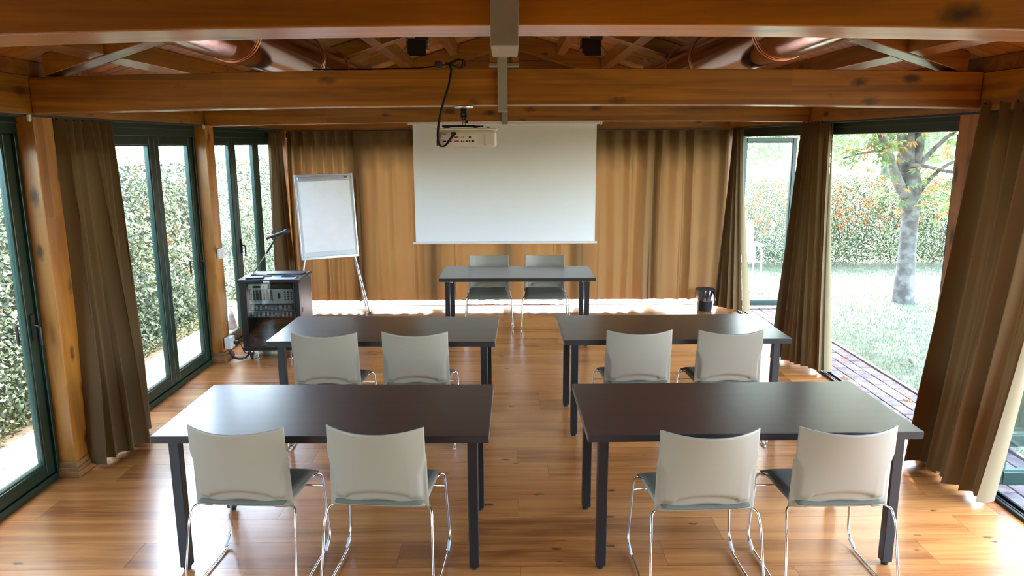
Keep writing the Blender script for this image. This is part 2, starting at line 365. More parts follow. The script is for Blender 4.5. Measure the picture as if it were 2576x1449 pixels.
while y > -3.1:
    x = -2.985 - random.random() * .9
    while x < 2.985:
        a, b = max(x, -2.985), min(x + bl, 2.985)
        if b - a > .05: rest.b2(a + .0006, b - .0006, y + .0006, y + bw - .0006, -.0115, 0)
        x += bl
    y -= bw
rest.make('floor_boards', M['floor'], fl)['kind'] = 'stuff'

# ceiling: boards on the two slopes
SL = .31; RZ = 3.455            # slope, ridge height of the boards' underside
ceil = root('ceiling', kind='structure', label='pitched ceiling of tongue and groove pine boards')
ang = math.atan(SL)
Lb = 3.14
pitch_y = .128
cb = MB().box((0, 0, .009), (Lb, pitch_y - .008, .018)).make('ceiling_board', M['board'], ceil, bevel=.002, seg=1)
firstc = True
rest = MB(); y = 9.75
while y > -3.3:
    for s in (-1, 1):
        c = Vector((s * Lb / 2 * math.cos(ang), y - pitch_y / 2, RZ - SL * Lb / 2 * math.cos(ang)))
        if y > 1.9:
            if firstc: cb.location = c; cb.rotation_euler = (0, s * ang, 0); firstc = False
            else: inst('ceiling_board', cb.data, ceil, c, rot=(0, s * ang, 0))
        else: rest.box(c + Vector((0, 0, .009)), (Lb, pitch_y - .005, .018), (0, s * ang, 0))
    y -= pitch_y
rest.make('ceiling_boards', M['board'], ceil)['kind'] = 'stuff'
MB().box((-Lb / 2 * math.cos(ang), 3.2, RZ - SL * Lb / 2 * math.cos(ang) + .035), (Lb + .1, 13.2, .02), (0, -ang, 0)).box((Lb / 2 * math.cos(ang), 3.2, RZ - SL * Lb / 2 * math.cos(ang) + .035), (Lb + .1, 13.2, .02), (0, ang, 0)).make('roof_deck', M['blackmat'], ceil)

# posts with plinths
def post(x, y, sx):
    p = root('wall_post', (x, y, 0), kind='structure', label='square pine post between the glazed bays')
    MB().box((0, .095, Z_H / 2 + .02), (.19, .19, Z_H - .04)).make('shaft', M['post'], p, bevel=.004)
    MB().box((0, .095, .048), (.215, .215, .096)).make('plinth', M['plinth'], p, bevel=.003)
    MB().box((0, .095, .020), (.25, .25, .04)).box((0, .095, .032), (.236, .236, .064)).make('plinth_moulding', M['plinth'], p, bevel=.004)
    return p
for s in (-1, 1):
    for y in POSTS_Y: post(s * (XI + .095), y, s)
# side headers
for s, nm in ((-1, 'left'), (1, 'right')):
    w = root('wall_' + nm, kind='structure', label='timber header running above the glazed bays of the side wall')
    for k in range(18): MB().b2(s * 2.86, s * 2.89, -2.855, -.555, k * .1262 + .001, k * .1262 + .1235).make('wall_board', M['gable'], w, bevel=.002, seg=1)
    MB().b2(s * XI, s * (XI + .19), -3.05, 9.61, Z_H, ZTOP).make('header_beam', M['beam_y'], w, bevel=.003)
    MB().b2(s * (XI + .01), s * (XI + .19), -3.05, 9.61, ZTOP + .004, RZ - SL * (XI + .01) - .005).make('eaves_board', M['gable'], w)
# back wall header, gable boards
bw_ = root('wall_back', kind='structure', label='pine header and boarded gable above the back curtains')
MB().b2(-XI + .002, XI - .002, 9.42, 9.60, 2.245, 2.47).make('header_beam', M['beam_x'], bw_, bevel=.003)
z = 2.474
while z < RZ - .02:
    zt = z + .122; hw = min(XI, max(.05, (RZ - zt - .01) / SL)) - .004; hw0 = min(XI - .004, (RZ - z - .01) / SL)
    g = MB(); g.add([(-hw0, 9.46, z), (hw0, 9.46, z), (hw, 9.46, zt), (-hw, 9.46, zt), (-hw0, 9.49, z), (hw0, 9.49, z), (hw, 9.49, zt), (-hw, 9.49, zt)],
                    [(0, 1, 2, 3), (7, 6, 5, 4), (0, 4, 5, 1), (1, 5, 6, 2), (2, 6, 7, 3), (3, 7, 4, 0)])
    g.make('gable_board', M['gable'], bw_, bevel=.002, seg=1); z += .126
MB().add([(-2.8, 9.495, 2.40), (2.8, 9.495, 2.40), (2.8, 9.495, RZ - SL * 2.8 + .02), (0, 9.495, RZ + .02), (-2.8, 9.495, RZ - SL * 2.8 + .02)], [(0, 1, 2, 3, 4)]).make('gable_backing', M['gable'], bw_, solid=.006)
# front (behind the camera) wall: header and boards above glazing
fw = root('wall_front', kind='structure', label='boarded end wall opposite the screen')
MB().b2(-XI, XI, -3.05, -2.87, 2.245, 2.47).make('header_beam', M['beam_x'], fw)
g = MB(); g.add([(-2.8, -3.0, 2.47), (2.8, -3.0, 2.47), (2.8, -3.0, RZ - SL * 2.8), (0, -3., RZ), (-2.8, -3., RZ - SL * 2.8), (-2.8, -3.04, 2.47), (2.8, -3.04, 2.47), (2.8, -3.04, RZ - SL * 2.8), (0, -3.04, RZ), (-2.8, -3.04, RZ - SL * 2.8)],
                [(0, 1, 2, 3, 4), (9, 8, 7, 6, 5), (0, 5, 6, 1)]); g.make('gable_panel', M['gable'], fw)

# cross beams (slight glulam camber)
def cross_beam(y0, zl, zc, zr, h, label, th=.18):
    o = root('ceiling_beam', kind='structure', label=label)
    n = 24; rows_b = []
    mb = MB(); hw = XI - .003
    A = (zl + zr) / 2 - zc; Bq = (zr - zl) / 2
    vs_ = []; 
    for i in range(n + 1):
        x = -hw + 2 * hw * i / n; q = x / hw; z = zc + A * q * q + Bq * q
        vs_ += [(x, y0, z), (x, y0 + th, z), (x, y0 + th, z + h), (x, y0, z + h)]
    fs_ = []
    for i in range(n):
        a = i * 4; b = a + 4
        for j in range(4): fs_.append((a + j, a + (j + 1) % 4, b + (j + 1) % 4, b + j))
    fs_ += [(3, 2, 1, 0), (n * 4, n * 4 + 1, n * 4 + 2, n * 4 + 3)]
    mb.add(vs_, [tuple(reversed(f)) for f in fs_]).make('timber', M['beam_x'], o, bevel=.004)
    return o
cross_beam(1.78, 2.270, 2.370, 2.284, .24, 'nearest thick knotty pine cross beam along the top of the view', .18)
cross_beam(4.45, 2.280, 2.322, 2.297, .205, 'knotty pine cross beam carrying the projector')
cross_beam(6.95, 2.262, 2.296, 2.286, .20, 'pine cross beam just above the top of the projection screen')
cross_beam(-.55, 2.30, 2.33, 2.30, .22, 'pine cross beam behind the viewpoint')
# rafters / trusses
def rafters(y0, lab):
    for s in (-1, 1):
        o = root('rafter', kind='structure', label=f'sloping pine rafter {lab}, ' + ('descending to the garden hedge side' if s < 0 else 'descending to the tree side'))
        x1 = 2.70; zu = 3.25 if y0 > 9 else 3.33; zb = lambda x: zu - SL * abs(x); h = RZ - zu - .004
        if y0 > 9: x1 = 2.5
        g = MB(); vs_ = []
        for yy in (y0, y0 + .16):
            vs_ += [(s * .0, yy, zb(0)), (s * x1, yy, zb(x1)), (s * x1, yy, zb(x1) + h), (0, yy, zb(0) + h)]
        fs_ = [(0, 1, 2, 3), (7, 6, 5, 4), (0, 4, 5, 1), (1, 5, 6, 2), (2, 6, 7, 3), (3, 7, 4, 0)]
        if s < 0: fs_ = [tuple(reversed(f)) for f in fs_]
        g.add(vs_, fs_).make('timber', M['rafter'], o, bevel=.004)
for y0, lab in ((1.79, 'over the nearest cross beam'), (4.46, 'over the projector beam'), (6.96, 'over the screen beam'), (9.28, 'against the back gable'), (-.54, 'behind the viewpoint')): rafters(y0, lab)
# purlins
for s in (-1, 1):
    for i, xp in enumerate((.64, 1.18, 1.79, 2.37)):
        for j, (ya, yb) in enumerate(((1.97, 4.44), (4.64, 6.94), (7.14, 9.26))):
            o = root('purlin', kind='structure', label='short pine purlin between two rafters')
            zb = 3.333 - SL * xp; w_ = .085
            g = MB(); vs_ = []
            for yy in (ya, yb):
                for dx, top in ((-w_ / 2, 0), (w_ / 2, 0), (w_ / 2, 1), (-w_ / 2, 1)):
                    xx = xp + dx; vs_.append((s * xx, yy, (zb - SL * dx) if not top else (RZ - SL * xx - .003)))
            fs_ = [(0, 1, 2, 3), (7, 6, 5, 4), (0, 4, 5, 1), (1, 5, 6, 2), (2, 6, 7, 3), (3, 7, 4, 0)]
            if s < 0: fs_ = [tuple(reversed(f)) for f in fs_]
            g.add(vs_, fs_).make('timber', M['purlin'], o, bevel=.003)
o = root('ridge_beam', kind='structure', label='pine ridge beam under the apex of the ceiling')
MB().b2(-.05, .05, -3.0, 9.26, 3.24, 3.40).make('timber', M['purlin'], o)
# king posts with plates + grey steel hangers round each cross beam
for y0, zb, zbeam, bx, wd in ((1.78, 2.70, 2.322, -.006, .064), (4.45, 2.75, 2.287, -.029, .058), (6.95, 2.79, 2.276, -.027, .056)):
    kp = root('king_post', (-.03, y0, 0), kind='structure', label='short pine block hanging from the ridge above a cross beam')
    MB().b2(-.13, .13, .03, .15, zb + .03, 3.2).make('timber', M['post'], kp, bevel=.004)
    MB().b2(-.138, .138, .02, .16, zb, zb + .028).make('base_plate', M['steel'], kp, bevel=.002)
for y0, zbeam, bx, wd, lab in ((1.78, 2.322, -.006, .064, 'wide looking grey steel hanger wrapped round the nearest cross beam'),
                               (4.45, 2.287, -.029, .058, 'grey steel hanger wrapped round the projector beam'),
                               (6.95, 2.270, -.027, .056, 'short grey steel hanger under the screen beam')):
    h_ = root('steel_hanger', (bx, y0, 0), label=lab, cat='bracket', group='grey steel hangers on the beams')
    ztop = {1.78: 3.15, 4.45: 2.75, 6.95: 2.75}[y0]
    MB().b2(-wd / 2, wd / 2, -.024, -.004, zbeam, ztop).make('front_plate', M['steel'], h_, bevel=.002)
    MB().b2(-wd / 2, wd / 2, .184, .200, zbeam, 2.74).make('rear_plate', M['steel'], h_, bevel=.002)
    MB().b2(-wd / 2, wd / 2, -.002, .182, zbeam, zbeam + .010).make('bottom_plate', M['steel'], h_, bevel=.001)

# copper ducts
def duct(s, label):
    d = root('ventilation_duct', (s * 1.47, 0, 2.70), label=label, cat='duct', group='copper ventilation ducts under the roof')
    rad = .165
    def ring(y0, y1, r, n=64):
        g = MB(); vs_ = []
        for yy in (y0, y1):
            for j in range(n): a = 2 * PI * j / n; vs_.append((r * math.cos(a), yy, r * math.sin(a)))
        g.add(vs_, [(j, j + n, (j + 1) % n + n, (j + 1) % n) for j in range(n)]); return g
    joints = [-2.8, 0.2, 2.0, 4.083, 5.465, 6.29, 8.9]
    for a, b in zip(joints[:-1], joints[1:]): ring(a + .001, b - .001, rad).make('duct_section', M['copper'], d, smooth='all')
    for yj in joints[1:-1]:
        for dy in (-.012, .022):
            g = MB(); n = 48; vs_ = []; fs_ = []
            for k_ in range(n):
                a = 2 * PI * k_ / n
                for q in range(6):
                    b = 2 * PI * q / 6; rr = rad + .003 + .004 * math.cos(b); vs_.append((rr * math.cos(a), yj + dy + .005 * math.sin(b), rr * math.sin(a)))
            for k_ in range(n):
                for q in range(6): fs_.append((k_ * 6 + q, ((k_ + 1) % n) * 6 + q, ((k_ + 1) % n) * 6 + (q + 1) % 6, k_ * 6 + (q + 1) % 6))
            g.add(vs_, fs_).make('band', M['copper_band'], d, smooth='all')
    for yj in (2.9, 5.9, 8.2):
        MB().b2(-.012, .012, yj - .002, yj + .002, rad + .002, RZ - SL * 1.47 - 2.70 - .01).make('hanger_strap', M['copper_band'], d)
    g = MB(); g.lathe((0, 8.9, 0), [(rad, 0), (rad, .01), (.01, .012)], 48, 'Y'); g.make('end_cap', M['copper'], d, smooth=True)
duct(-1, 'shiny copper ventilation duct under the roof on the cabinet side')
duct(1, 'shiny copper ventilation duct under the roof on the open doors side')

# ------------------------------------------------------------------ glazed folding doors
def leaf_frame(w, h, st=.062, th=.05, glassy=True, name='door_leaf', handle=None, parent=None, mat='green'):
    """one leaf in local coords: spans x 0..w, z 0..h, thickness along y"""
    o = bpy.data.objects.new(name, None); COL.objects.link(o); o.parent = parent
    return o
def leaf(parent, ang_, org, w, z0, z1, handle_side=0, st=.068, th=.05, btm=.085, top=.068, name='sash_frame'):
    """frame mesh (part) with glass and handle (sub-parts); org = hinge corner on plan, direction ang_"""
    rotm = Matrix.Rotation(ang_, 4, 'Z'); 
    g = MB(); h = z1 - z0
    g.b2(0, st, -th / 2, th / 2, z0, z1).b2(w - st, w, -th / 2, th / 2, z0, z1).b2(st, w - st, -th / 2, th / 2, z0, z0 + btm).b2(st, w - st, -th / 2, th / 2, z1 - top, z1)
    fr = g.make(name, M['green'], parent, bevel=.006); fr.location = org; fr.rotation_euler = (0, 0, ang_)
    q = MB()
    for (a, b, c, d) in ((st, st + .012, z0 + btm, z1 - top), (w - st - .012, w - st, z0 + btm, z1 - top), (st + .012, w - st - .012, z0 + btm, z0 + btm + .012), (st + .012, w - st - .012, z1 - top - .012, z1 - top)): q.b2(a, b, -th / 2 + .008, th / 2 - .008, c, d)
    q.make('gasket', M['greenlit'], fr)
    MB().b2(st + .012, w - st - .012, -.003, .003, z0 + btm + .012, z1 - top - .012).make('glass', M['glass'], fr)
    if handle_side:
        hx = w - st / 2 if handle_side > 0 else st / 2
        for sy in (-1, 1):
            hd = MB().b2(hx - .014, hx + .014, sy * th / 2, sy * (th / 2 + .012), .93, 1.09)
            hd.tube(fillet([(hx, sy * th / 2, 1.02), (hx, sy * (th / 2 + .045), 1.02), (hx, sy * (th / 2 + .045), .90)], .02), .009, 8)
            hd.make('handle', M['black'], fr, smooth=True, bevel=0)
    return fr
def bay_frame(name, s, y0, y1, label, sides=True):
    w = root(name, kind='structure', label=label)
    x0, x1 = s * (XW - .04), s * (XW + .045)
    MB().b2(x0, x1, y0, y1, .0, .045).make('threshold', M['green'], w, bevel=.004)
    MB().b2(x0, x1, y0, y1, 2.165, Z_H - .002).make('head_box', M['green'], w, bevel=.004)
    MB().b2(s * (XW - .048), s * (XW - .04), y0, y1, 2.225, 2.232).b2(s * (XW - .052), s * (XW - .04), y0, y1, 2.262, 2.270).make('head_lip', M['greenlit'], w)
    if sides:
        MB().b2(x0, x1, y0, y0 + .035, .045, 2.165).make('jamb', M['green'], w, bevel=.004)
        MB().b2(x0, x1, y1 - .035, y1, .045, 2.165).make('jamb', M['green'], w, bevel=.004)
    return w
n_w = 1
for s in (-1,):
    for i, (y0, y1) in enumerate(((-.36, 1.95), (2.14, 4.45), (4.64, 6.95), (7.14, 9.42))):
        w = bay_frame(f'window_{n_w}', s, y0, y1, ('green framed folding glass doors of the hedge side bay ' + ('beside the viewpoint', 'at the near edge of the view', 'beyond the first post', 'behind the equipment cabinet')[i])); n_w += 1
        ws = (y1 - y0 - .07) / 3
        for k in range(3):
            leaf(w, PI / 2, (s * XW, y0 + .035 + k * ws + .002, 0), ws - .004, .047, 2.1665, handle_side=(1 if k == 2 else (-1 if k == 1 else 0)), st=.082)
for s in (1,):
    for i, (y0, y1) in enumerate(((-.36, 1.95),)):
        w = bay_frame(f'window_{n_w}', s, y0, y1, 'green framed folding glass doors of the lawn side bay ' + ('beside the viewpoint',)[i]); n_w += 1
        ws = (y1 - y0 - .07) / 3
        for k in range(3): leaf(w, PI / 2, (s * XW, y0 + .035 + k * ws + .002, 0), ws - .004, .047, 2.1665, st=.082)
def open_bay(name, y0, y1, label):
    d = root(name, kind='structure', label=label)
    x0, x1 = XW - .04, XW + .045
    MB().b2(x0, x0 + .018, y0, y1, .0, .022).b2(x1 - .018, x1, y0, y1, 0, .022).b2(x0 + .032, x0 + .045, y0, y1, 0, .016).b2(x0, x1, y0, y1, -.004, .004).make('floor_track', M['black'], d, bevel=.002)
    MB().b2(x0, x1, y0, y1, 2.165, Z_H - .002).make('head_box', M['green'], d, bevel=.004)
    MB().b2(x0 - .008, x0, y0, y1, 2.222, 2.232).b2(x0 - .012, x0, y0, y1, 2.262, 2.270).make('head_lip', M['greenlit'], d)
    MB().b2(x0, x1, y0, y0 + .035, .022, 2.165).make('jamb', M['green'], d, bevel=.004)
    MB().b2(x0, x1, y1 - .035, y1, .022, 2.165).make('jamb', M['green'], d, bevel=.004)
    return d
d = open_bay('door_1', 2.14, 4.45, 'open doorway at the near edge with a glass leaf swung out')
leaf(d, R(-4), (2.93, 4.18, 0), .78, .047, 2.15, 1, st=.075)
d = open_bay('door_2', 4.64, 6.95, 'wide open doorway facing the tree and the lawn')
leaf(d, R(2), (2.93, 4.72, 0), .74, .047, 2.15, 0, st=.08); leaf(d, R(2), (2.93, 4.79, 0), .74, .047, 2.15, 0, st=.08); leaf(d, R(2), (2.93, 4.86, 0), .74, .047, 2.15, -1, st=.08)
d = open_bay('door_3', 7.14, 9.42, 'open doorway by the bin with a glass leaf swung outwards')
leaf(d, R(0), (2.915, 9.30, 0), .68, .024, 2.155, 1, st=.052, btm=.06, top=.055)
# back wall glazing
w = root(f'window_{n_w}', kind='structure', label='glazed back wall hidden behind the drawn curtains')
MB().b2(-XI, XI, 9.47, 9.55, -.004, .008).make('threshold', M['alu'], w)
MB().b2(-XI, XI, 9.47, 9.55, 2.17, 2.243).make('head_box', M['green'], w, bevel=.004)
ws = 2 * XI / 6
for k in range(6): leaf(w, 0, (-XI + k * ws + .002, 9.51, 0), ws - .004, .072, 2.168, st=.06, btm=.05)
n_w += 1
for k in range(18): MB().b2(-XI + .002, XI - .002, -3.0, -2.97, k * .1247 + .001, k * .1247 + .122).make('wall_board', M['gable'], fw, bevel=.002, seg=1)

# ================================================================== OUTSIDE
gr = MB().b2(-25, 45, -20, 45, -.26, -.06).make('lawn_ground', M['grass']); tag(gr, 'sunlit lawn around the garden room', kind='structure')
soil = MB().b2(-6.2, -3.60, -6, 14, -.058, -.035).make('ground', M['soil']); tag(soil, 'bare earth under the long hedge', kind='structure')
def pave(name, xs, y0, y1, label, wv=.118, ln=.205, kerb=None, pm='paver'):
    p = root(name, kind='structure', label=label)
    MB().b2(xs[0], xs[1], y0 - 8 if y0 > 0 else y0, y1, -.09, -.045).make('sand_bed', M['soil'], p)
    me = None; rest = MB(); cnt = 0; nc = int((xs[1] - xs[0]) / wv)
    for c in range(nc):
        y = y0 - 6 + (c % 2) * ln / 2
        while y < y1 - ln:
            cx = xs[0] + (c + .5) * wv; cy = y + ln / 2; zz = -.0 + random.uniform(-.002, .002) - .012
            if y < y0:
                rest.b2(cx - wv / 2 + .003, cx + wv / 2 - .003, y + .003, y + ln - .003, -.045, zz)
            elif me is None:
                o = MB().b2(-wv / 2 + .003, wv / 2 - .003, -ln / 2 + .003, ln / 2 - .003, -.033, 0).make('paver', M[pm], p, bevel=.004, seg=1, loc=(cx, cy, zz)); me = o
            else:
                o = inst('paver', me.data, p, (cx, cy, zz), rot=(random.uniform(-.008, .008), random.uniform(-.008, .008), random.uniform(-.01, .01)))
                md = o.modifiers.new('bevel', 'BEVEL'); md.width = .004; md.segments = 1
                cnt += 1
            y += ln
    rest.make('pavers', M[pm], p)['kind'] = 'stuff'
    if kerb: MB().b2(kerb, kerb + .035, y0 - 6, y1, -.06, .0).make('kerb', M['kerb'], p, bevel=.004)
pave('pavement', (3.0, 3.475), 3.4, 10.6, 'strip of pinkish block paving outside the open doors', kerb=3.478)
pave('pavement', (-3.60, -3.0), 2.6, 10.2, 'strip of block paving between the glass doors and the hedge', pm='pale')
tr_ = root('terrace', kind='structure', label='pale paved strip outside the back glazing')
MB().b2(-2.99, 2.99, 9.61, 11.6, -.06, -.012).make('slab', M['pale'], tr_)

# grass blades, as one mass
n = 52000
P = np.stack([rng.uniform(3.52, 9.5, n), rng.uniform(3.6, 13.2, n), np.full(n, -.062)], 1)
h = rng.uniform(.02, .05, n); a = rng.uniform(0, 2 * PI, n); d_ = np.stack([np.cos(a), np.sin(a), np.zeros(n)], 1) * .004
lean = np.stack([rng.normal(0, .014, n), rng.normal(0, .014, n), h], 1)
V = np.stack([P - d_, P + d_, P + lean], 1).reshape(-1, 3); Fc = np.arange(3 * n).reshape(n, 3)
o = stuff_mesh('grass', V, Fc, [M['blade']]); tag(o, 'short grass of the lawn beyond the open doors', 'grass', kind='stuff')

# hedges
def hedge(name, x0, x1, y0, y1, h, n, label, size=.034, core=.25, face='x', dens_low=1., tips=.3, berries=900, br=.0075, top_bright=True, stems=24, lm_=('leaf', 'leaf_tip')):
    hd = root(name, label=label, cat='hedge', group=None)
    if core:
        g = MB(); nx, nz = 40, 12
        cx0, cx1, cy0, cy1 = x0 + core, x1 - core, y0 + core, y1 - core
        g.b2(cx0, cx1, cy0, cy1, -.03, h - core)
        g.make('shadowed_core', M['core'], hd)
    P = np.stack([rng.uniform(x0, x1, n), rng.uniform(y0, y1, n), rng.uniform(0, 1, n) ** dens_low * h], 1)
    # lumpy outline: push points in where noise is low
    def lump(a, b): return .5 + .25 * np.sin(a * 3.1 + 1.3 * np.sin(b * 2.3)) + .25 * np.sin(b * 4.7 + a * 1.7)
    if face == 'x':
        # most leaves hug the faces
        k = rng.uniform(0, 1, n); P[:, 0] = np.where(k < .62, x1 - np.abs(rng.normal(0, .10, n)) - .10 * lump(P[:, 1], P[:, 2]), P[:, 0])
        P[:, 2] = np.where(k > .85, h - np.abs(rng.normal(0, .08, n)), P[:, 2])
    P[:, 2] += .06 * np.sin(P[:, 1] * 5 + P[:, 0] * 3) * (P[:, 2] / h)
    mi = (rng.uniform(0, 1, n) < tips * (.35 + .9 * (P[:, 2] / h))).astype(int)  # more pale leaves higher up, painting in the brightly lit top
    leaf_cloud('leaves', P, size, [M[lm_[0]], M[lm_[1]]], mi, hd)
    # sprigs reaching out
    sp = []
    for _ in range(n // 260):
        if face == 'x': b = np.array([x1 - .1, rng.uniform(y0, y1), rng.uniform(.15, h)]); dr = np.array([rng.uniform(.25, 1), rng.normal(0, .5), rng.uniform(-.1, .9)])
        else: b = np.array([rng.uniform(x0, x1), y0 + .08, rng.uniform(.1, h)]); dr = np.array([rng.normal(0, .5), -rng.uniform(.1, .6), rng.uniform(.1, .9)])
        dr /= np.linalg.norm(dr); L_ = rng.uniform(.12, .3)
        for q in np.linspace(0, 1, 14): sp.append(b + dr * L_ * q + rng.normal(0, .012, 3) + np.array([0, 0, -.05 * q * q]))
    leaf_cloud('sprigs', np.array(sp), size * .95, [M[lm_[1]]], None, hd)
    # berries in clusters
    bp_ = []
    for _ in range(berries // 9):
        if face == 'x': c = np.array([x1 - rng.uniform(.0, .14), rng.uniform(y0, y1), rng.uniform(.25, .92) * h])
        else: c = np.array([rng.uniform(x0, x1), y0 + rng.uniform(-.02, .10), h * rng.uniform(.2, 1) ** .6])
        bp_ += [c + rng.normal(0, .022, 3) for _ in range(9)]
    bp_ = np.array(bp_); r0 = br
    oc = np.array([(1, 0, 0), (-1, 0, 0), (0, 1, 0), (0, -1, 0), (0, 0, 1), (0, 0, -1)]) * r0
    V = (bp_[:, None, :] + oc[None]).reshape(-1, 3); of = np.array([(0, 2, 4), (2, 1, 4), (1, 3, 4), (3, 0, 4), (2, 0, 5), (1, 2, 5), (3, 1, 5), (0, 3, 5)])
    Fc = (np.arange(len(bp_))[:, None, None] * 6 + of[None]).reshape(-1, 3); stuff_mesh('berries', V, Fc, [M['berry']], None, hd)
    g = MB()
    for _ in range(stems):
        if face == 'x': p = Vector((random.uniform(x0 + .2, x1 - .12), random.uniform(y0, y1), -.04))
        else: p = Vector((random.uniform(x0, x1), random.uniform(y0 + .1, y1 - .1), -.04))
        pts = [p]
        for k_ in range(5): p = p + Vector((random.uniform(-.12, .12), random.uniform(-.12, .12), h / 5.5)); pts.append(p)
        g.tube(pts, [.011, .009, .008, .007, .005, .003], 5)
    o = g.make('stems', M['twig'], hd, smooth=True); o['kind'] = 'stuff'
    return hd
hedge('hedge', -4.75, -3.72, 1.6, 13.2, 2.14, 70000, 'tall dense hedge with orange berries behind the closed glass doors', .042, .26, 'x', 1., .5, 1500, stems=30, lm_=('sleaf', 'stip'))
hedge('hedge', 4.0, 11.8, 12.7, 13.5, 1.50, 105000, 'low see-through hedge with orange berries at the far side of the lawn', .040, 0, 'y', 1., .12, 5200, stems=50, br=.012)
hedge('hedge', -6.5, 3.4, 14.2, 15.0, 1.8, 9000, 'clipped hedge behind the back glazing, hidden by the curtains', .06, .2, 'y', 1., .2, 200, stems=10)
# ivy ground cover at foot of left hedge
n = 9000; P = np.stack([-3.62 - np.abs(rng.normal(0, .28, n)), rng.uniform(2.2, 11, n), rng.uniform(-.03, .07, n)], 1)
P[:, 0] += .07 * np.sin(P[:, 1] * 3.2)
o = leaf_cloud('ivy', P, .035, [M['leaf'], M['leaf_tip']], (rng.uniform(0, 1, n) < .3).astype(int), None, .6); tag(o, 'low ivy creeping at the foot of the tall hedge', 'ivy', kind='stuff')

# chestnut tree
tree = root('chestnut_tree', (5.42, 9.85, -.06), label='chestnut tree with pale grey trunk standing on the lawn', cat='tree')
def limb(name, pts, rs, parent, n=14):
    pts = [Vector(p) for p in pts]; 
    P2 = []; R2_ = []
    for i in range(len(pts) - 1):
        for k_ in range(4):
            t = k_ / 4; p0 = pts[max(i - 1, 0)]; p1 = pts[i]; p2 = pts[i + 1]; p3 = pts[min(i + 2, len(pts) - 1)]
            P2.append(.5 * ((2 * p1) + (p2 - p0) * t + (2 * p0 - 5 * p1 + 4 * p2 - p3) * t * t + (3 * p1 - p0 - 3 * p2 + p3) * t ** 3)); R2_.append(rs[i] * (1 - t) + rs[i + 1] * t)
    P2.append(pts[-1]); R2_.append(rs[-1])
    g = MB().tube(P2, R2_, n)
    return g.make(name, M['bark'], parent, smooth='all')
limb('trunk', [(.02, 0, -.05), (.0, 0, .12), (-.01, 0, .6), (-.02, 0, 1.1), (-.05, 0, 1.55), (-.09, .02, 1.78)], [.165, .135, .112, .108, .135, .13], tree, 20)
limbs = {
 'a': ([(-.10, .02, 1.6), (-.12, .05, 2.0), (-.14, .1, 2.6), (-.1, .2, 3.6), (0, .2, 4.6)], [.115, .105, .10, .075, .04]),
 'b': ([(-.04, .0, 1.65), (.01, .0, 2.1), (-.02, -.05, 2.7), (.1, -.2, 3.6)], [.07, .06, .05, .03]),
 'c': ([(-.12, -.02, 1.45), (-.30, -.05, 1.72), (-.46, -.1, 2.05), (-.75, -.2, 2.5), (-1.2, -.3, 3.0)], [.08, .07, .055, .035, .02]),
 'd': ([(-.30, -.05, 1.70), (-.26, -.05, 2.0), (-.38, -.1, 2.5)], [.045, .035, .02]),
 'e': ([(.0, -.02, 1.80), (.14, -.05, 2.02), (.36, -.1, 2.26), (.7, -.2, 2.5)], [.035, .032, .026, .015]),
 'f': ([(-.16, -.1, 1.86), (.05, -.14, 1.84), (.3, -.18, 1.78), (.6, -.2, 1.74), (.9, -.2, 1.70)], [.026, .024, .022, .018, .01]),
 'g': ([(.05, -.04, 1.5), (.2, -.06, 1.72), (.45, -.08, 1.9), (.8, -.1, 1.9)], [.03, .026, .02, .012]),
 'h': ([(-.46, -.12, 2.05), (-.8, -.2, 2.02), (-1.1, -.25, 1.95)], [.02, .014, .008]),
}
for k_, (p, r) in limbs.items(): limb('branch', p, r, tree, 10)
def palm_leaf_mesh(nm, mat, n=6, L=.13):
    g = MB()
    for i in range(n):
        a = (i - (n - 1) / 2) * R(38); ll = L * (1 - .28 * abs(i - (n - 1) / 2) / (n / 2)); w_ = ll * .17
        d1 = Vector((math.sin(a), math.cos(a), -.25)); s1 = Vector((math.cos(a), -math.sin(a), 0))
        p = [d1 * .01, d1 * ll * .6 + s1 * w_, d1 * ll + Vector((0, 0, -.02)), d1 * ll * .6 - s1 * w_, d1 * ll * .55 + Vector((0, 0, .008))]
        g.add(p, [(0, 1, 4), (1, 2, 4), (2, 3, 4), (3, 0, 4)])
    me = bpy.data.meshes.new(nm); me.from_pydata(g.v, [], g.f); me.materials.append(mat); return me
lm = [palm_leaf_mesh('leaf_a', M['treeleaf']), palm_leaf_mesh('leaf_b', M['treeleaf'], 5, .11), palm_leaf_mesh('leaf_c', M['autumn'], 5, .10)]
def leaf_spot():
    c = random.choice([(-.7, -.25, 2.05), (-.95, -.3, 1.98), (-.45, -.3, 2.1), (-.35, -.3, 1.75), (.45, -.25, 2.1), (.6, -.3, 1.75), (.5, -.3, 1.45), (.35, -.3, 1.25), (.7, -.2, 2.2), (-.6, -.3, 2.3), (.3, -.35, 1.6), (-.85, -.2, 2.25), (.8, -.2, 1.95), (-.2, -.3, 1.45)])
    return Vector(c) + Vector((random.gauss(0, .17), random.gauss(0, .2), random.gauss(0, .11)))
for i in range(290):
    p = leaf_spot(); k_ = random.random(); inst('leaf', lm[2] if k_ < .24 else lm[0 if k_ < .65 else 1], tree, p, rot=(random.uniform(-.7, .5), random.uniform(-.6, .6), random.uniform(0, 2 * PI)), scale=(1, 1, 1))
n = 26000; th_ = rng.uniform(0, 2 * PI, n); rr = 4.0 * np.sqrt(rng.uniform(0.02, 1, n)); zz = 2.55 + rng.uniform(0, 1, n) * 2.4
P = np.stack([rr * np.cos(th_) * .8 + .25, rr * np.sin(th_) - 1.0, zz - .1 * (rr > 1.7)], 1)
leaf_cloud('leaves', P, .17, [M['treeleaf'], M['autumn']], (rng.uniform(0, 1, n) < .15).astype(int), tree, 0, .4)  # unseen crown, stretched towards the room to shade paving and doorway
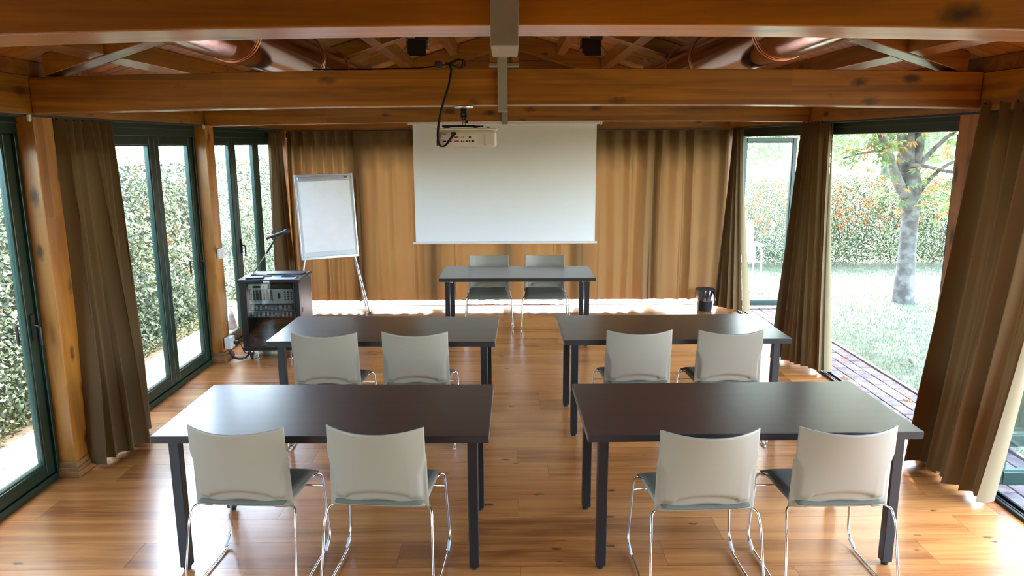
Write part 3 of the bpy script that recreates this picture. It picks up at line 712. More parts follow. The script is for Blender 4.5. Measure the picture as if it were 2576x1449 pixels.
# further trees beyond the low hedge
def far_tree(x, y, h, r, n, label, z0=1.4):
    t = root('broadleaf_tree', (x, y, -.06), label=label, cat='tree', group='pale trees beyond the low hedge')
    limb('trunk', [(0, 0, 0), (.1, 0, h * .3), (0, .1, h * .6)], [.18, .13, .07], t, 10)
    for q in range(5):
        a = q * 1.26; limb('branch', [(0.05, 0, h * .3), (r * .4 * math.cos(a), r * .4 * math.sin(a), h * .5), (r * .75 * math.cos(a), r * .75 * math.sin(a), h * .62)], [.07, .04, .015], t, 6)
    D = rng.normal(size=(n, 3)); D /= np.linalg.norm(D, axis=1)[:, None]; D *= (rng.uniform(.1, 1, n) ** .5)[:, None]
    C = rng.normal(size=(26, 3)); C /= np.linalg.norm(C, axis=1)[:, None]; idx = rng.integers(0, 26, n)
    P = (C[idx] * .7 + D * .38) * np.array([r, r, (h - z0) / 2]) + np.array([0, 0, z0 + (h - z0) / 2])
    leaf_cloud('crown', P, .13, [M['farleaf']], None, t, 0, .6)
far_tree(5.2, 18, 5.5, 2.6, 14000, 'pale green tree seen through the swung out glass leaf', 1.5)
far_tree(10.6, 21, 6.5, 3.0, 16000, 'pale green tree behind the chestnut, to its lawn side', 1.2)
far_tree(16.5, 20, 6.0, 2.8, 5000, 'pale green tree furthest along the low hedge', 1.2)
far_tree(-.5, 22, 6.0, 3.0, 4000, 'pale green tree behind the curtained back glazing', 1.2)

# fallen leaves
fm = palm_leaf_mesh('fallen_leaf', M['autumn'], 5, .07)
for i in range(34):
    x = random.uniform(4.0, 7.0); y_ = random.uniform(8.2, 10.6) if i < 26 else random.uniform(5.6, 8.2)
    if i > 28: x, y_ = random.uniform(3.05, 3.4), random.uniform(4.8, 8)
    o = inst('fallen_leaf', fm, None, (x, y_, -.018 if x > 3.5 else .004), rot=(random.uniform(-.2, .2), random.uniform(-.2, .2), random.uniform(0, 6)))
    tag(o, 'dry orange fallen leaf ' + ('on the block paving outside the open doors' if i > 28 else 'in the grass around the chestnut trunk' if i < 26 else 'in the grass close to the paving edge'), 'leaf', 'dry fallen leaves outside')
b_ = root('garden_ball', (3.95, 6.90, -.03), label='small grey ball lying in the grass beyond the paving', cat='ball')
g = MB().lathe((0, 0, .034), [(.034 * math.sin(PI * k_ / 12) + 1e-4, -.034 * math.cos(PI * k_ / 12)) for k_ in range(13)], 20); g.make('sphere', M['ball'], b_, smooth='all')
g = MB(); n = 20
g.tube([(.0346 * math.cos(2 * PI * k_ / n), 0, .034 + .0346 * math.sin(2 * PI * k_ / n)) for k_ in range(n + 1)], .0008, 4); g.make('groove', M['blackmat'], b_)

# garden chair outside
gc = root('garden_chair', (3.42, 10.75, -.02), PI * .96, label='white and yellow green sling garden chair seen through the swung out glass leaf', cat='chair')
for s in (-1, 1):
    MB().tube(fillet([(s * .26, .30, 0), (s * .26, .27, .60), (s * .26, -.22, .64), (s * .26, -.30, .0)], .05), .014, 8).make('side_frame', M['gardenchair'], gc, smooth=True)
    MB().tube([(s * .235, .24, .42), (s * .235, -.20, .40), (s * .235, -.36, .95)], .013, 8).make('seat_rail', M['gardenchair'], gc, smooth=True)
    MB().box((s * .27, .02, .655), (.05, .46, .018)).make('armrest', M['gardenchair'], gc, bevel=.006)
MB().tube([(-.235, -.36, .95), (.235, -.36, .95)], .013, 8).tube([(-.235, -.16, .2), (.235, -.16, .2)], .01, 8).make('cross_bar', M['gardenchair'], gc, smooth=True)
MB().grid([[(x_, -.20 - .16 * t, .40 + .55 * t) for x_ in np.linspace(-.23, .23, 6)] for t in np.linspace(0, 1, 8)]).make('back_sling', M['sling'], gc, solid=.004)
MB().grid([[(x_, .24 - .44 * t, .42 - .02 * t - .02 * math.sin(PI * t)) for x_ in np.linspace(-.23, .23, 6)] for t in np.linspace(0, 1, 8)]).make('seat_sling', M['sling'], gc, solid=.004)

# rain chain outside the third hedge side bay
rc = root('rain_chain', (-3.22, 8.35, 0), label='rain chain of metal rings hanging outside the glass beside the hedge', cat='chain')
tor = MB(); n = 12
for k_ in range(n):
    a = 2 * PI * k_ / n
    for q in range(5):
        b = 2 * PI * q / 5; rr = .028 + .003 * math.cos(b); tor.v.append((rr * math.cos(a), .003 * math.sin(b), rr * math.sin(a)))
for k_ in range(n):
    for q in range(5): tor.f.append((k_ * 5 + q, ((k_ + 1) % n) * 5 + q, ((k_ + 1) % n) * 5 + (q + 1) % 5, k_ * 5 + (q + 1) % 5)); tor.m.append(0)
t0 = tor.make('link', M['alu'], rc, smooth='all', loc=(0, 0, .25))
MB().lathe((0, 0, -.02), [(.05, 0), (.06, .02), (.012, .24)], 16).make('weight', M['kerb'], rc)
MB().tube([(0, 0, 2.44), (0, 0, 2.47), (.22, 0, 2.49), (.26, 0, 2.47)], .008, 6).make('hook_arm', M['black'], rc)
MB().b2(-.05, .05, -.02, .03, 2.30, 2.42).make('spout', M['black'], rc, bevel=.01)
z = .30; k_ = 1
while z < 2.28:
    inst('link', t0.data, rc, (0, 0, z), rz=(k_ % 2) * PI / 2); z += .048; k_ += 1

# ================================================================== CURTAINS
def curtain(label, top, bot, z0, z1, nf, amp0, amp1, seed, group, name='curtain', cols=14, rows=26, sway=0., head=.085, sharp=.35, hemwave=.0, cat='curtain', flap=None):
    rnd = random.Random(seed)
    def path(pts, t):
        seg = [(Vector(pts[i + 1]) - Vector(pts[i])).length for i in range(len(pts) - 1)]; tot = sum(seg); d = t * tot
        for i, L_ in enumerate(seg):
            if d <= L_ or i == len(seg) - 1:
                a, b = Vector(pts[i]), Vector(pts[i + 1]); return a + (b - a) * (d / L_), (b - a).normalized()
            d -= L_
    nf_i = max(2, int(nf)); ph = [rnd.uniform(.75, 1.25) for _ in range(nf_i)]; tot = sum(ph); cum = [0]
    for p in ph: cum.append(cum[-1] + p / tot)
    am = [rnd.uniform(.6, 1.25) for _ in range(nf_i)]
    root_p = path(bot, .5)[0]
    c = root(name, (root_p.x, root_p.y, 0), label=label, cat=cat, group=group)
    N_ = nf_i * cols
    def pt(u, v):
        i = min(nf_i - 1, max(0, next((k for k in range(nf_i) if u <= cum[k + 1] + 1e-9), nf_i - 1)))
        fr = (u - cum[i]) / (cum[i + 1] - cum[i])
        wv = math.sin(2 * PI * fr) * am[i]; wv = math.copysign(abs(wv) ** (1 - sharp), wv)
        wv2 = math.sin(2 * PI * fr + .8 * math.sin(v * 2.2 + i)) * (.7 + .5 * math.sin(i * 2.1 + 1)) * am[i]
        a0 = wv * amp0; a1 = wv2 * amp1
        w_ = min(1, v * 1.3) ** .8
        off = a0 * (1 - w_) + a1 * w_
        pa, ta = path(top, u); pb, tb = path(bot, u); e = v ** 1.35 * (1 - sway) + v * sway
        p = pa.lerp(pb, e); t = (ta.lerp(tb, v)).normalized(); nn = Vector((-t.y, t.x))
        lat = .25 * off * math.cos(2 * PI * fr)
        q = p + nn * off + t * lat
        z = z1 + (z0 - z1) * v
        if v > .97: z += hemwave * math.sin(u * 40 + seed)
        return (q.x - root_p.x, q.y - root_p.y, z)
    us = [i / N_ for i in range(N_ + 1)]
    vh = head / (z1 - z0)
    vsb = [vh + (1 - vh) * (k / rows) for k in range(rows + 1)]
    b = MB().grid([[pt(u, v) for u in us] for v in vsb]).make('cloth', M['curtain'], c, smooth='all')
    hd = MB().grid([[pt(u, v) for u in us] for v in (0, vh * .25, vh * .5, vh * .75, vh)]).make('heading', M['heading'], c, smooth='all')
    if flap:
        (tx, ty), (w0_, w1_), (dx, dy) = flap
        fl_ = []
        for v in np.linspace(0, 1, 18):
            e = v ** 1.35; a_ = Vector(top[-1]).lerp(Vector(bot[-1]), e) - Vector((root_p.x, root_p.y)) + Vector((tx, ty)) * v
            w__ = w0_ + (w1_ - w0_) * v ** 1.1; fl_.append([(a_.x + dx * w__ * q, a_.y + dy * w__ * q - .015 * math.sin(PI * q), z1 + (z0 - z1) * v - .012 * q * v) for q in np.linspace(0, 1, 7)])
        MB().grid(fl_).make('turned_edge', M['lining'], c, smooth='all')['label'] = 'pale lining side of the curtain edge turned outwards'
    # hem: a stitched double band just in front of the cloth
    g = MB()
    for i in range(0, nf_i):
        u = (cum[i] + cum[i + 1]) / 2; p = pt(u, 0); g.b2(p[0] - .006, p[0] + .006, p[1] - .006, p[1] + .006, z1 - .01, z1 + .016)
    g.make('glider_hooks', M['charcoal'], c)['kind'] = 'stuff'
    return c
GC = 'brown curtains gathered at the posts'
curtain('brown curtain gathered beside the first post on the hedge side', [(-2.80, 4.66), (-2.80, 5.30)], [(-2.78, 4.54), (-2.62, 4.80), (-2.74, 5.16)], .03, 2.262, 7, .034, .085, 3, GC)
curtain('brown curtain gathered in the corner behind the equipment cabinet', [(-2.81, 8.90), (-2.80, 9.26)], [(-2.80, 8.84), (-2.70, 9.22)], .05, 2.235, 7, .028, .046, 4, GC)
curtain('brown curtain with pale lit edge beside the bin', [(2.79, 9.25), (2.80, 9.08), (2.82, 9.02)], [(2.62, 9.24), (2.80, 8.98), (2.90, 8.90)], .045, 2.255, 6, .028, .045, 5, GC, head=.08, flap=((.0, -.02), (.012, .12), (.94, .34)))
curtain('brown curtain gathered at the post between the two open doorways', [(2.79, 7.12), (2.79, 6.60), (2.84, 6.58)], [(2.58, 7.02), (2.84, 6.55), (2.90, 6.50)], .03, 2.27, 7, .032, .058, 6, GC, flap=((0, -.02), (.012, .10), (.94, .34)))
curtain('wide brown curtain at the near edge beside the open doorway', [(2.79, 4.46), (2.79, 3.78), (2.86, 3.74)], [(2.72, 4.62), (2.76, 4.14), (2.80, 4.02)], .03, 2.31, 6, .036, .085, 8, GC, flap=((-.07, -.05), (.02, .14), (.97, .24)))
GB = 'brown curtains drawn across the back glazing'
yb = 9.33
def back(label, xa, xb, nf, a0, a1, seed): return curtain(label, [(xa, yb), (xb, yb)], [(xa, yb + .01), (xb, yb + .01)], .105, 2.250, nf, a0, a1, seed, GB, cols=16, rows=20, head=.06, sharp=.1, hemwave=.006)
back('brown back curtain behind the flipchart, with regular deep folds', -2.74, -1.87, 7, .055, .050, 11)
back('brown back curtain between the flipchart and the screen edge', -1.885, -.68, 6, .034, .032, 12)
back('brown back curtain behind the screen, over the head table', -.69, .59, 6, .020, .022, 13)
back('brown back curtain at the edge of the screen beside the head table', .58, 1.57, 5, .03, .03, 14)
back('brown back curtain reaching to the bin', 1.56, 2.76, 6, .042, .042, 15)
# curtain rails
for s, ya, yb_, lab in ((-1, 2.2, 9.38, 'hedge'), (1, 2.2, 9.38, 'lawn')):
    r0 = MB().b2(s * 2.80 - .012, s * 2.80 + .012, 2.2, 9.36, 2.262, 2.2745).make('curtain_rail', M['charcoal']); tag(r0, f'thin dark curtain rail under the header on the {lab} side', 'rail', 'curtain rails')
    r0.location = (0, 0, 0)
o = MB().b2(-2.66, 2.66, 9.318, 9.342, 2.252, 2.264).make('curtain_rail', M['charcoal']); tag(o, 'thin curtain rail along the back wall header', 'rail', 'curtain rails')
for (x, y) in ((-2.78, 4.40), (-2.78, 6.90)):
    o = root('rail_stop', (x, y, 2.25), label='small white curtain rail end stop under the header, ' + ('before the first post' if y < 5 else 'before the second post'), cat='rail stop')
    MB().b2(-.008, .008, -.012, .012, -.010, .024).make('clip', M['white'], o, bevel=.003); MB().lathe((0, 0, -.018), [(.004, 0), (.007, .008)], 10).make('pin', M['white'], o)

# ================================================================== FURNITURE
# --- tables
TW, TD, TH = 1.612, .760, .74
def build_table():
    t = root('conference_table')
    tt = MB().box((0, 0, TH - .019), (TW, TD, .038)).make('tabletop', M['table'], t, bevel=.0025)
    for q in (-1, 1):
        MB().box((0, q * (TD / 2 + .0006), TH - .019), (TW - .004, .0015, .034)).make('long_edge', M['table_edge'], tt)
        MB().box((q * (TW / 2 + .0006), 0, TH - .019), (.0015, TD - .004, .034)).make('end_edge', M['band'], tt)
    for sx in (-1, 1):
        for sy in (-1, 1):
            x, y_ = sx * (TW / 2 - .082), sy * (TD / 2 - .075)
            lg = MB().box((x, y_, .36), (.050, .050, .68)).make('leg', M['black'], t, bevel=.003)
            MB().lathe((x, y_, 0), [(.016, 0), (.018, .004), (.018, .010), (.008, .012), (.008, .022)], 14).make('foot', M['blackmat'], lg, smooth=True)
            MB().box((x, y_, .7005 - .004), (.075, .075, .008)).box((x - sx * .04, y_ - sy * .02, .690), (.02, .035, .020)).make('bracket', M['chrome'], lg, bevel=.001)
    return t
T0 = build_table()
tables = [(-.8909, 5.3704, -.0235, 'dark brown table in the far row on the hedge side, before the cabinet'),
          (1.1928, 5.3916, .0144, 'dark brown table in the far row on the open doors side'),
          (-.898, 3.6777, -.0107, 'dark brown table in the near row on the hedge side, reflecting bright windows'),
          (1.1777, 3.6822, .0138, 'dark brown table in the near row on the open doors side'),
          (.0938, 7.8007, -.004, 'dark head table in front of the projection screen')]
for i, (x, y_, a, lb) in enumerate(tables):
    t = T0 if i == 0 else dup(T0)
    t.location = (x, y_, 0); t.rotation_euler = (0, 0, a)
    tag(t, lb, 'table', 'dark brown conference tables')

# --- chairs
def build_chair():
    c = root('visitor_chair')
    # shell
    rows = []; nu, nv = 60, 34
    sm = lambda a, b, x_: (lambda t: t * t * (3 - 2 * t))(min(1, max(0, (x_ - a) / (b - a))))
    for j in range(nv + 1):
        v = j / nv; row = []
        for i in range(nu + 1):
            u = -1 + 2 * i / nu
            zb = .425 + ((.015 + .028 * (1 - (u / .62) ** 2)) * sm(.66, .60, abs(u)) if abs(u) < .66 else 0)
            zt = .836 - .017 * (1 - u * u)
            z = zb + (zt - zb) * v
            wd_ = .234 - .014 * v + .006 * v * v
            bulge = .072 * (1 - abs(u) ** 2.1) * (.42 + .58 * v)
            y_ = -.165 - bulge - .020 * v
            ra_ = sm(.84 + .12 * sm(.42, .66, v), .90 + .12 * sm(.42, .66, v), abs(u)) * sm(.70, .55, v); rb_ = sm(.165, .115, v)
            rim = ra_ + rb_ * (1 - ra_)
            y_ += .021 * min(1, rim)
            row.append((u * wd_, y_, z))
        rows.append(row)
    MB().grid(rows).make('backrest', M['shell'], c, smooth='all', solid=.007)
    # seat shell under cushion and cushion
    def pad(zc, th, w0, w1, y0, y1, nm, mat, droop, sad):
        g = MB(); nx, ny = 14, 14; top_ = []; bot_ = []
        for j in range(ny + 1):
            t = j / ny; yy = y0 + (y1 - y0) * t; ra = []; rb = []
            for i in range(nx + 1):
                q = -1 + 2 * i / nx; w_ = w0 + (w1 - w0) * t; cr_ = 1 - .035 * (abs(q) ** 6) if t > .9 else 1
                xx = q * w_; zz = zc - droop * max(0, (t - .72) / .28) ** 2 - sad * (1 - q * q) * math.sin(PI * min(1, t + .1)) + .004 * abs(q) ** 3
                e = (1 - abs(q) ** 8) * (1 - abs(2 * t - 1) ** 10)
                ra.append((xx, yy * cr_, zz + th / 2 * (.35 + .65 * e))); rb.append((xx * .985, yy * cr_, zz - th / 2 * (.35 + .65 * e)))
            top_.append(ra); bot_.append(rb)
        n_ = nx + 1; g.grid(top_); nb = len(g.v); g.add([p for r in bot_ for p in r], [tuple(reversed((a * n_ + b, a * n_ + b + 1, (a + 1) * n_ + b + 1, (a + 1) * n_ + b))) for a in range(ny) for b in range(nx)])
        def idx(a, b): return a * n_ + b
        sd = []
        for b in range(nx): sd += [(idx(0, b + 1), idx(0, b), nb + idx(0, b), nb + idx(0, b + 1)), (idx(ny, b), idx(ny, b + 1), nb + idx(ny, b + 1), nb + idx(ny, b))]
        for a in range(ny): sd += [(idx(a, 0), idx(a + 1, 0), nb + idx(a + 1, 0), nb + idx(a, 0)), (idx(a + 1, nx), idx(a, nx), nb + idx(a, nx), nb + idx(a + 1, nx))]
        g.f += sd; g.m += [0] * len(sd)
        return g.make(nm, mat, c, smooth='all')
    pad(.432, .012, .218, .232, -.165, .225, 'seat_shell', M['shell'], .030, .006)
    pad(.452, .030, .205, .234, -.188, .235, 'seat_cushion', M['seat'], .032, .006)
    # sled frame: each side is one bent rod
    for s in (-1, 1):
        p = [(s * .215, -.13, .423), (s * .248, -.165, .421), (s * .255, -.20, .36), (s * .268, -.27, .03), (s * .262, -.245, .010), (s * .262, .165, .010), (s * .272, .215, .040), (s * .268, .245, .075), (s * .250, .225, .405), (s * .236, .195, .432), (s * .215, .15, .424)]
        MB().tube(fillet(p, .022, 4), .0062, 8).make('sled_leg', M['chrome'], c, smooth='all')
        MB().box((s * .268, .192, .026), (.016, .065, .018), (R(28), 0, 0)).make('glide', M['glide'], c, bevel=.006, seg=2)
        MB().box((s * .263, -.235, .010), (.016, .05, .018)).make('glide', M['glide'], c, bevel=.006, seg=2)
    MB().tube([(-.252, .229, .345), (.252, .229, .345)], .0055, 8).make('cross_bar', M['chrome'], c, smooth='all')
    MB().tube([(-.215, -.11, .420), (.215, -.11, .420)], .0055, 8).make('rear_bar', M['chrome'], c, smooth='all')
    return c
C0 = build_chair()
chairs = [(-1.24, 3.375, R(-4), 'beige backed chair at the near hedge side table, next to the windows'),
          (-.60, 3.365, R(-4), 'beige backed chair at the near hedge side table, next to the aisle'),
          (.90, 3.305, R(2), 'beige backed chair at the near doors side table, next to the aisle'),
          (1.54, 3.335, R(1), 'beige backed chair at the near doors side table, next to the open doorway'),
          (-1.258, 5.065, R(-1), 'beige backed chair at the far hedge side table, nearest the equipment cabinet'),
          (-.64, 5.08, R(-1), 'beige backed chair at the far hedge side table, next to the aisle'),
          (.90, 5.10, R(1), 'beige backed chair at the far doors side table, next to the aisle'),
          (1.53, 5.09, R(1), 'beige backed chair at the far doors side table, nearest the open doorways'),
          (-.22, 8.19, PI + R(1), 'chair behind the head table facing the rows, on the flipchart side'),
          (.416, 8.18, PI - R(1), 'chair behind the head table facing the rows, on the bin side')]
for i, (x, y_, a, lb) in enumerate(chairs):
    c = C0 if i == 0 else dup(C0)
    c.location = (x, y_, .001); c.rotation_euler = (0, 0, a)
    tag(c, lb, 'chair', 'beige visitor chairs with grey seats and chrome sled frames')

# --- projection screen
sc = root('projection_screen', (-.035, 9.20, 0), label='large white roll down projection screen in front of the back curtains', cat='screen')
MB().b2(-1.125, 1.125, -.002, .002, .885, 2.335).make('screen_fabric', M['screen'], sc)
MB().tube([(-1.155, 0, .868), (1.155, 0, .868)], .0145, 12).make('bottom_bar', M['white'], sc, smooth=True)
MB().b2(-1.16, 1.16, -.03, .05, 2.322, 2.40).make('housing', M['white'], sc, bevel=.012, seg=3)
for s in (-1, 1): MB().b2(s * 1.16, s * 1.19, -.032, .052, 2.318, 2.404).make('end_cap', M['white'], sc, bevel=.01, seg=3)
for s in (-1, 1): MB().b2(s * .9 - .02, s * .9 + .02, .052, .215, 2.36, 2.39).make('wall_bracket', M['white'], sc)

# --- projector and mount
pj = root('projector', (-.245, 4.53, 2.135), label='white ceiling projector with a panel of ports, hung under the beam', cat='projector')
bd = MB().b2(-.178, .178, -.13, .13, -.057, .040).make('body', M['cream'], pj, bevel=.018, seg=4)
MB().b2(-.182, .182, -.134, .134, .0405, .054).make('lid', M['cream'], pj, bevel=.005)
pn = MB().b2(-.145, .065, -.1325, -.1305, -.049, .014).make('port_panel', M['white'], pj)
def port(x, z, w_, h_, mat, nm='port', d=.003): MB().b2(x - w_ / 2, x + w_ / 2, -.1325 - d, -.1325, z - h_ / 2, z + h_ / 2).make(nm, M[mat], pn, bevel=min(w_, h_) * .2, seg=1)
for x, z, w_, h_, mt in ((-.085, .001, .007, .007, 'knob'), (-.055, .001, .030, .010, 'alu'), (-.026, .001, .007, .007, 'portgold'), (-.012, .001, .007, .007, 'portred'), (.001, .001, .007, .007, 'white'), (.024, .001, .013, .013, 'knob'),
                         (-.125, -.022, .020, .007, 'knob'), (-.095, -.022, .030, .010, 'alu'), (-.055, -.022, .030, .010, 'alu'), (-.026, -.022, .007, .007, 'knob'), (-.012, -.022, .007, .007, 'knob'), (.005, -.022, .009, .010, 'knob'), (.020, -.022, .005, .013, 'knob'), (.041, -.022, .015, .012, 'lcd')):
    port(x, z, w_, h_, mt)
port(-.055, .001, .020, .006, 'portred', 'port', .005); port(-.095, -.022, .020, .006, 'vga', 'port', .005); port(-.055, -.022, .020, .006, 'portred', 'port', .005)
g = MB()
for i in range(9):
    for j in range(7): g.b2(-.158 + i * .005, -.158 + i * .005 + .003, -.1312, -.1304, -.004 + j * .005, -.004 + j * .005 + .003)
g.make('speaker_holes', M['charcoal'], bd)['kind'] = 'stuff'
MB().b2(.105, .115, -.132, -.1300, -.048, .012).make('side_vent', M['alu'], pj, bevel=.002); MB().lathe((.110, -.131, -.016), [(.005, -.003), (.005, 0)], 12, 'Y').make('screw', M['alu'], pj)
MB().b2(-.172, -.166, -.132, -.130, -.048, -.01).make('label_strip', M['charcoal'], pj)
for sx in (-1, 1): MB().lathe((sx * .13, -.07, .0545), [(.009, 0), (.009, .009)], 12).make('mount_foot', M['alu'], pj)
MB().lathe((-.02, .131, -.005), [(.04, 0), (.036, .012), (.03, .012), (.028, .004)], 24, 'Y').make('lens', M['lcd'], pj, smooth=True)
mo = root('projector_mount', (-.262, 4.53, 0), label='black articulated projector mount screwed under the beam', cat='bracket')
MB().lathe((0, 0, 2.308), [(.058, 0), (.060, .003), (.060, .008), (.055, .010)], 28).make('ceiling_plate', M['alu'], mo, smooth=True)
MB().b2(-.020, .020, -.012, .012, 2.252, 2.307).b2(-.014, .014, -.012, .012, 2.238, 2.252).make('neck', M['black'], mo, bevel=.004)
for z in (2.271, 2.248): MB().lathe((0, -.0165, z), [(.006, 0), (.0055, .004)], 12, 'Y').make('bolt', M['chrome'], mo, smooth=True)
MB().cyl((-.008, 0, 2.202), (-.008, 0, 2.24), .003, 8).cyl((.008, 0, 2.202), (.008, 0, 2.24), .003, 8).lathe((0, 0, 2.222), [(.012, -.003), (.012, .003)], 12).make('joint', M['chrome'], mo, smooth=True)
MB().cyl((.008, 0, 2.228), (.026, 0, 2.228), .009, 8).make('thumb_screw', M['black'], mo, smooth=True)
MB().b2(-.09, .10, -.07, .07, 2.198, 2.204).b2(-.125, .07, -.085, -.070, 2.1975, 2.207).b2(-.08, .115, .055, .070, 2.200, 2.207).b2(-.11, -.09, -.09, .09, 2.192, 2.198).b2(.06, .08, -.09, .09, 2.192, 2.198).make('support_arms', M['black'], mo, bevel=.002)
# cable
cb_ = root('projector_cable', (-.3, 4.4, 0), label='black cable looping from the top of the beam down to the projector', cat='cable')
pts = [(-1.15, 4.52, 2.532), (-.8, 4.52, 2.534), (-.52, 4.50, 2.536), (-.44, 4.50, 2.545), (-.36, 4.47, 2.552), (-.335, 4.425, 2.548), (-.325, 4.418, 2.52), (-.345, 4.41, 2.42), (-.385, 4.40, 2.31), (-.408, 4.385, 2.20), (-.412, 4.38, 2.13), (-.404, 4.38, 2.09), (-.385, 4.375, 2.082), (-.365, 4.38, 2.09), (-.335, 4.385, 2.13), (-.318, 4.39, 2.155)]
for dx, dy in ((0, 0), (.008, -.006)):
    MB().tube(fillet([(x + dx + .3, y_ + dy - 4.4, z) for x, y_, z in pts], .05, 4), .0042, 6).make('lead', M['blackmat'], cb_, smooth='all')
MB().b2(-.12, -.02 - .06, .02, .07, 2.5335, 2.57).make('adapter_block', M['blackmat'], cb_, bevel=.006)
MB().b2(-.030, .000, -.02, -.003, 2.150, 2.166).make('plug', M['blackmat'], cb_, bevel=.003)
lp = [(-.04 + .05 * math.cos(a) + .0, .07 + .02 * math.sin(a), 2.56 + .018 * math.sin(a * 1.0) + .012 * math.sin(2 * a)) for a in np.linspace(0, 2 * PI, 20)]
MB().tube([(p[0] + .03, p[1], p[2]) for p in lp], .0042, 6).tube([(p[0] + .045, p[1] - .01, p[2] - .004) for p in lp], .0042, 6).make('coil', M['blackmat'], cb_, smooth='all')

# --- stage flood lights under the screen beam rafters
def flood():
    f = root('flood_light')
    MB().box((0, 0, 0), (.165, .12, .085)).box((0, .07, .0), (.12, .03, .06)).make('housing', M['black'], f, bevel=.006)
    MB().b2(-.01, .10, -.072, -.058, .030, .075).b2(-.085, -.02, -.066, -.058, .040, .048).make('cooling_fins', M['charcoal'], f)
    MB().box((-.002, -.095, -.035), (.165, .003, .115), (R(-8), 0, 0)).make('barn_door', M['black'], f)
    MB().box((.01, -.100, -.085), (.145, .003, .05), (R(-8), 0, 0)).make('barn_door', M['black'], f)
    MB().box((-.112, -.07, -.05), (.003, .06, .10), (0, R(38), 0)).make('barn_door', M['charcoal'], f)
    MB().box((.112, -.07, -.05), (.003, .06, .10), (0, R(-38), 0)).make('barn_door', M['charcoal'], f)
    MB().tube(fillet([(-.09, 0, 0), (-.098, 0, .0), (-.098, 0, .085), (.098, 0, .085), (.098, 0, 0), (.09, 0, 0)], .01), .005, 6).lathe((0, 0, .085), [(.012, 0), (.012, .018)], 10).make('yoke', M['alu'], f, smooth=True)
    return f
f1 = flood(); f1.location = (-.80, 6.87, 2.965); tag(f1, 'black barn door flood light under the roof on the flipchart side of the hanger', 'lamp', 'black flood lights under the roof')
f2 = dup(f1); f2.location = (.74, 6.87, 2.965); f2.rotation_euler = (0, 0, .05); tag(f2, 'black barn door flood light under the roof on the bin side of the hanger', 'lamp', 'black flood lights under the roof')

# --- flipchart
fc = root('flipchart_easel', (-2.19, 8.98, 0), R(20), label='white framed flipchart easel with blank paper before the back curtain', cat='easel')
BW, BH = .70, 1.03; tilt = R(-7)
bmx = Matrix.Rotation(tilt, 4, 'X') @ Matrix.Rotation(R(-1.2), 4, 'Y')
def FB(p): q = bmx @ Vector(p); return (q.x, q.y, q.z + .715)
def fbox(x0, x1, y0, y1, z0, z1, nm, mat, par, bevel=0, seg=2):
    g = MB(); vs_ = [FB((x, y_, z)) for z in (z0, z1) for (x, y_) in ((x0, y0), (x1, y0), (x1, y1), (x0, y1))]
    g.add(vs_, [(0, 3, 2, 1), (4, 5, 6, 7), (0, 1, 5, 4), (1, 2, 6, 5), (2, 3, 7, 6), (3, 0, 4, 7)]); return g.make(nm, mat, par, bevel=bevel, seg=seg)
board = fbox(-BW / 2 + .01, BW / 2 - .01, 0, .012, .01, BH - .01, 'board', M['white'], fc)
fr = fbox(-BW / 2, -BW / 2 + .022, -.012, .018, .0, BH, 'frame_side', M['alu'], fc, .006, 3); fbox(BW / 2 - .022, BW / 2, -.012, .018, .0, BH, 'frame_side', M['alu'], fc, .006, 3)
fbox(-BW / 2 + .02, BW / 2 - .02, -.012, .018, BH - .022, BH, 'frame_top', M['alu'], fc, .006, 3)
fbox(-BW / 2 + .035, BW / 2 - .05, -.030, .0, BH - .078, BH - .028, 'paper_clamp', M['alu'], fc, .008, 3)
fbox(.24, .28, -.033, -.0305, BH - .055, BH - .042, 'maker_plate', M['charcoal'], fc)
fbox(-BW / 2 + .05, BW / 2 - .045, -.012, -.002, .085, BH - .082, 'paper_pad', M['paper'], fc, .001, 1)
tray = fbox(-BW / 2 + .01, BW / 2 - .01, -.06, .0, .0, .012, 'pen_tray', M['alu'], fc, .004); fbox(-BW / 2 + .01, BW / 2 - .01, -.066, -.058, .0, .03, 'tray_lip', M['alu'], fc, .002)
for sx in (-1, 1):
    a = FB((sx * (BW / 2 - .055), .02, .04))
    MB().tube([a, (sx * .44, -.10 if sx > 0 else -.06, .012)], .0105, 10).make('leg', M['alu'], fc, smooth=True); 
    MB().lathe((sx * .44, -.10 if sx > 0 else -.06, 0), [(.014, 0), (.014, .018), (.008, .022)], 10).make('foot', M['charcoal'], fc)
a = FB((.24, .03, BH * .35)); MB().tube([a, (.43, .10, .012)], .0105, 10).make('rear_leg', M['alu'], fc, smooth=True)
def fb_world(p): return fc.matrix_basis @ Vector(FB(p))
for i, (x, col, lb) in enumerate(((-.16, 'blackmat', 'black marker pen lying on the flipchart tray, nearer the cabinet'), (.03, 'blackmat', 'black marker pen lying at the middle of the flipchart tray'), (.31, 'red', 'red capped marker pen sticking out at the end of the flipchart tray'))):
    fc.matrix_basis  # local frame
    m_ = root('marker_pen', label=lb, cat='pen', group='pens on the flipchart tray')
    c_ = Matrix.Translation(fc.location) @ Matrix.Rotation(R(20), 4, 'Z') @ Vector(FB((x, -.034, .021)))
    m_.location = c_; m_.rotation_euler = (0, 0, R(20))
    MB().cyl((-.06, 0, 0), (.03, 0, 0), .008, 10).make('barrel', M['white'] if col == 'red' else M['blackmat'], m_, smooth=True); MB().cyl((.03, 0, 0), (.062, 0, 0), .009, 10).make('cap', M[col], m_, smooth=True)

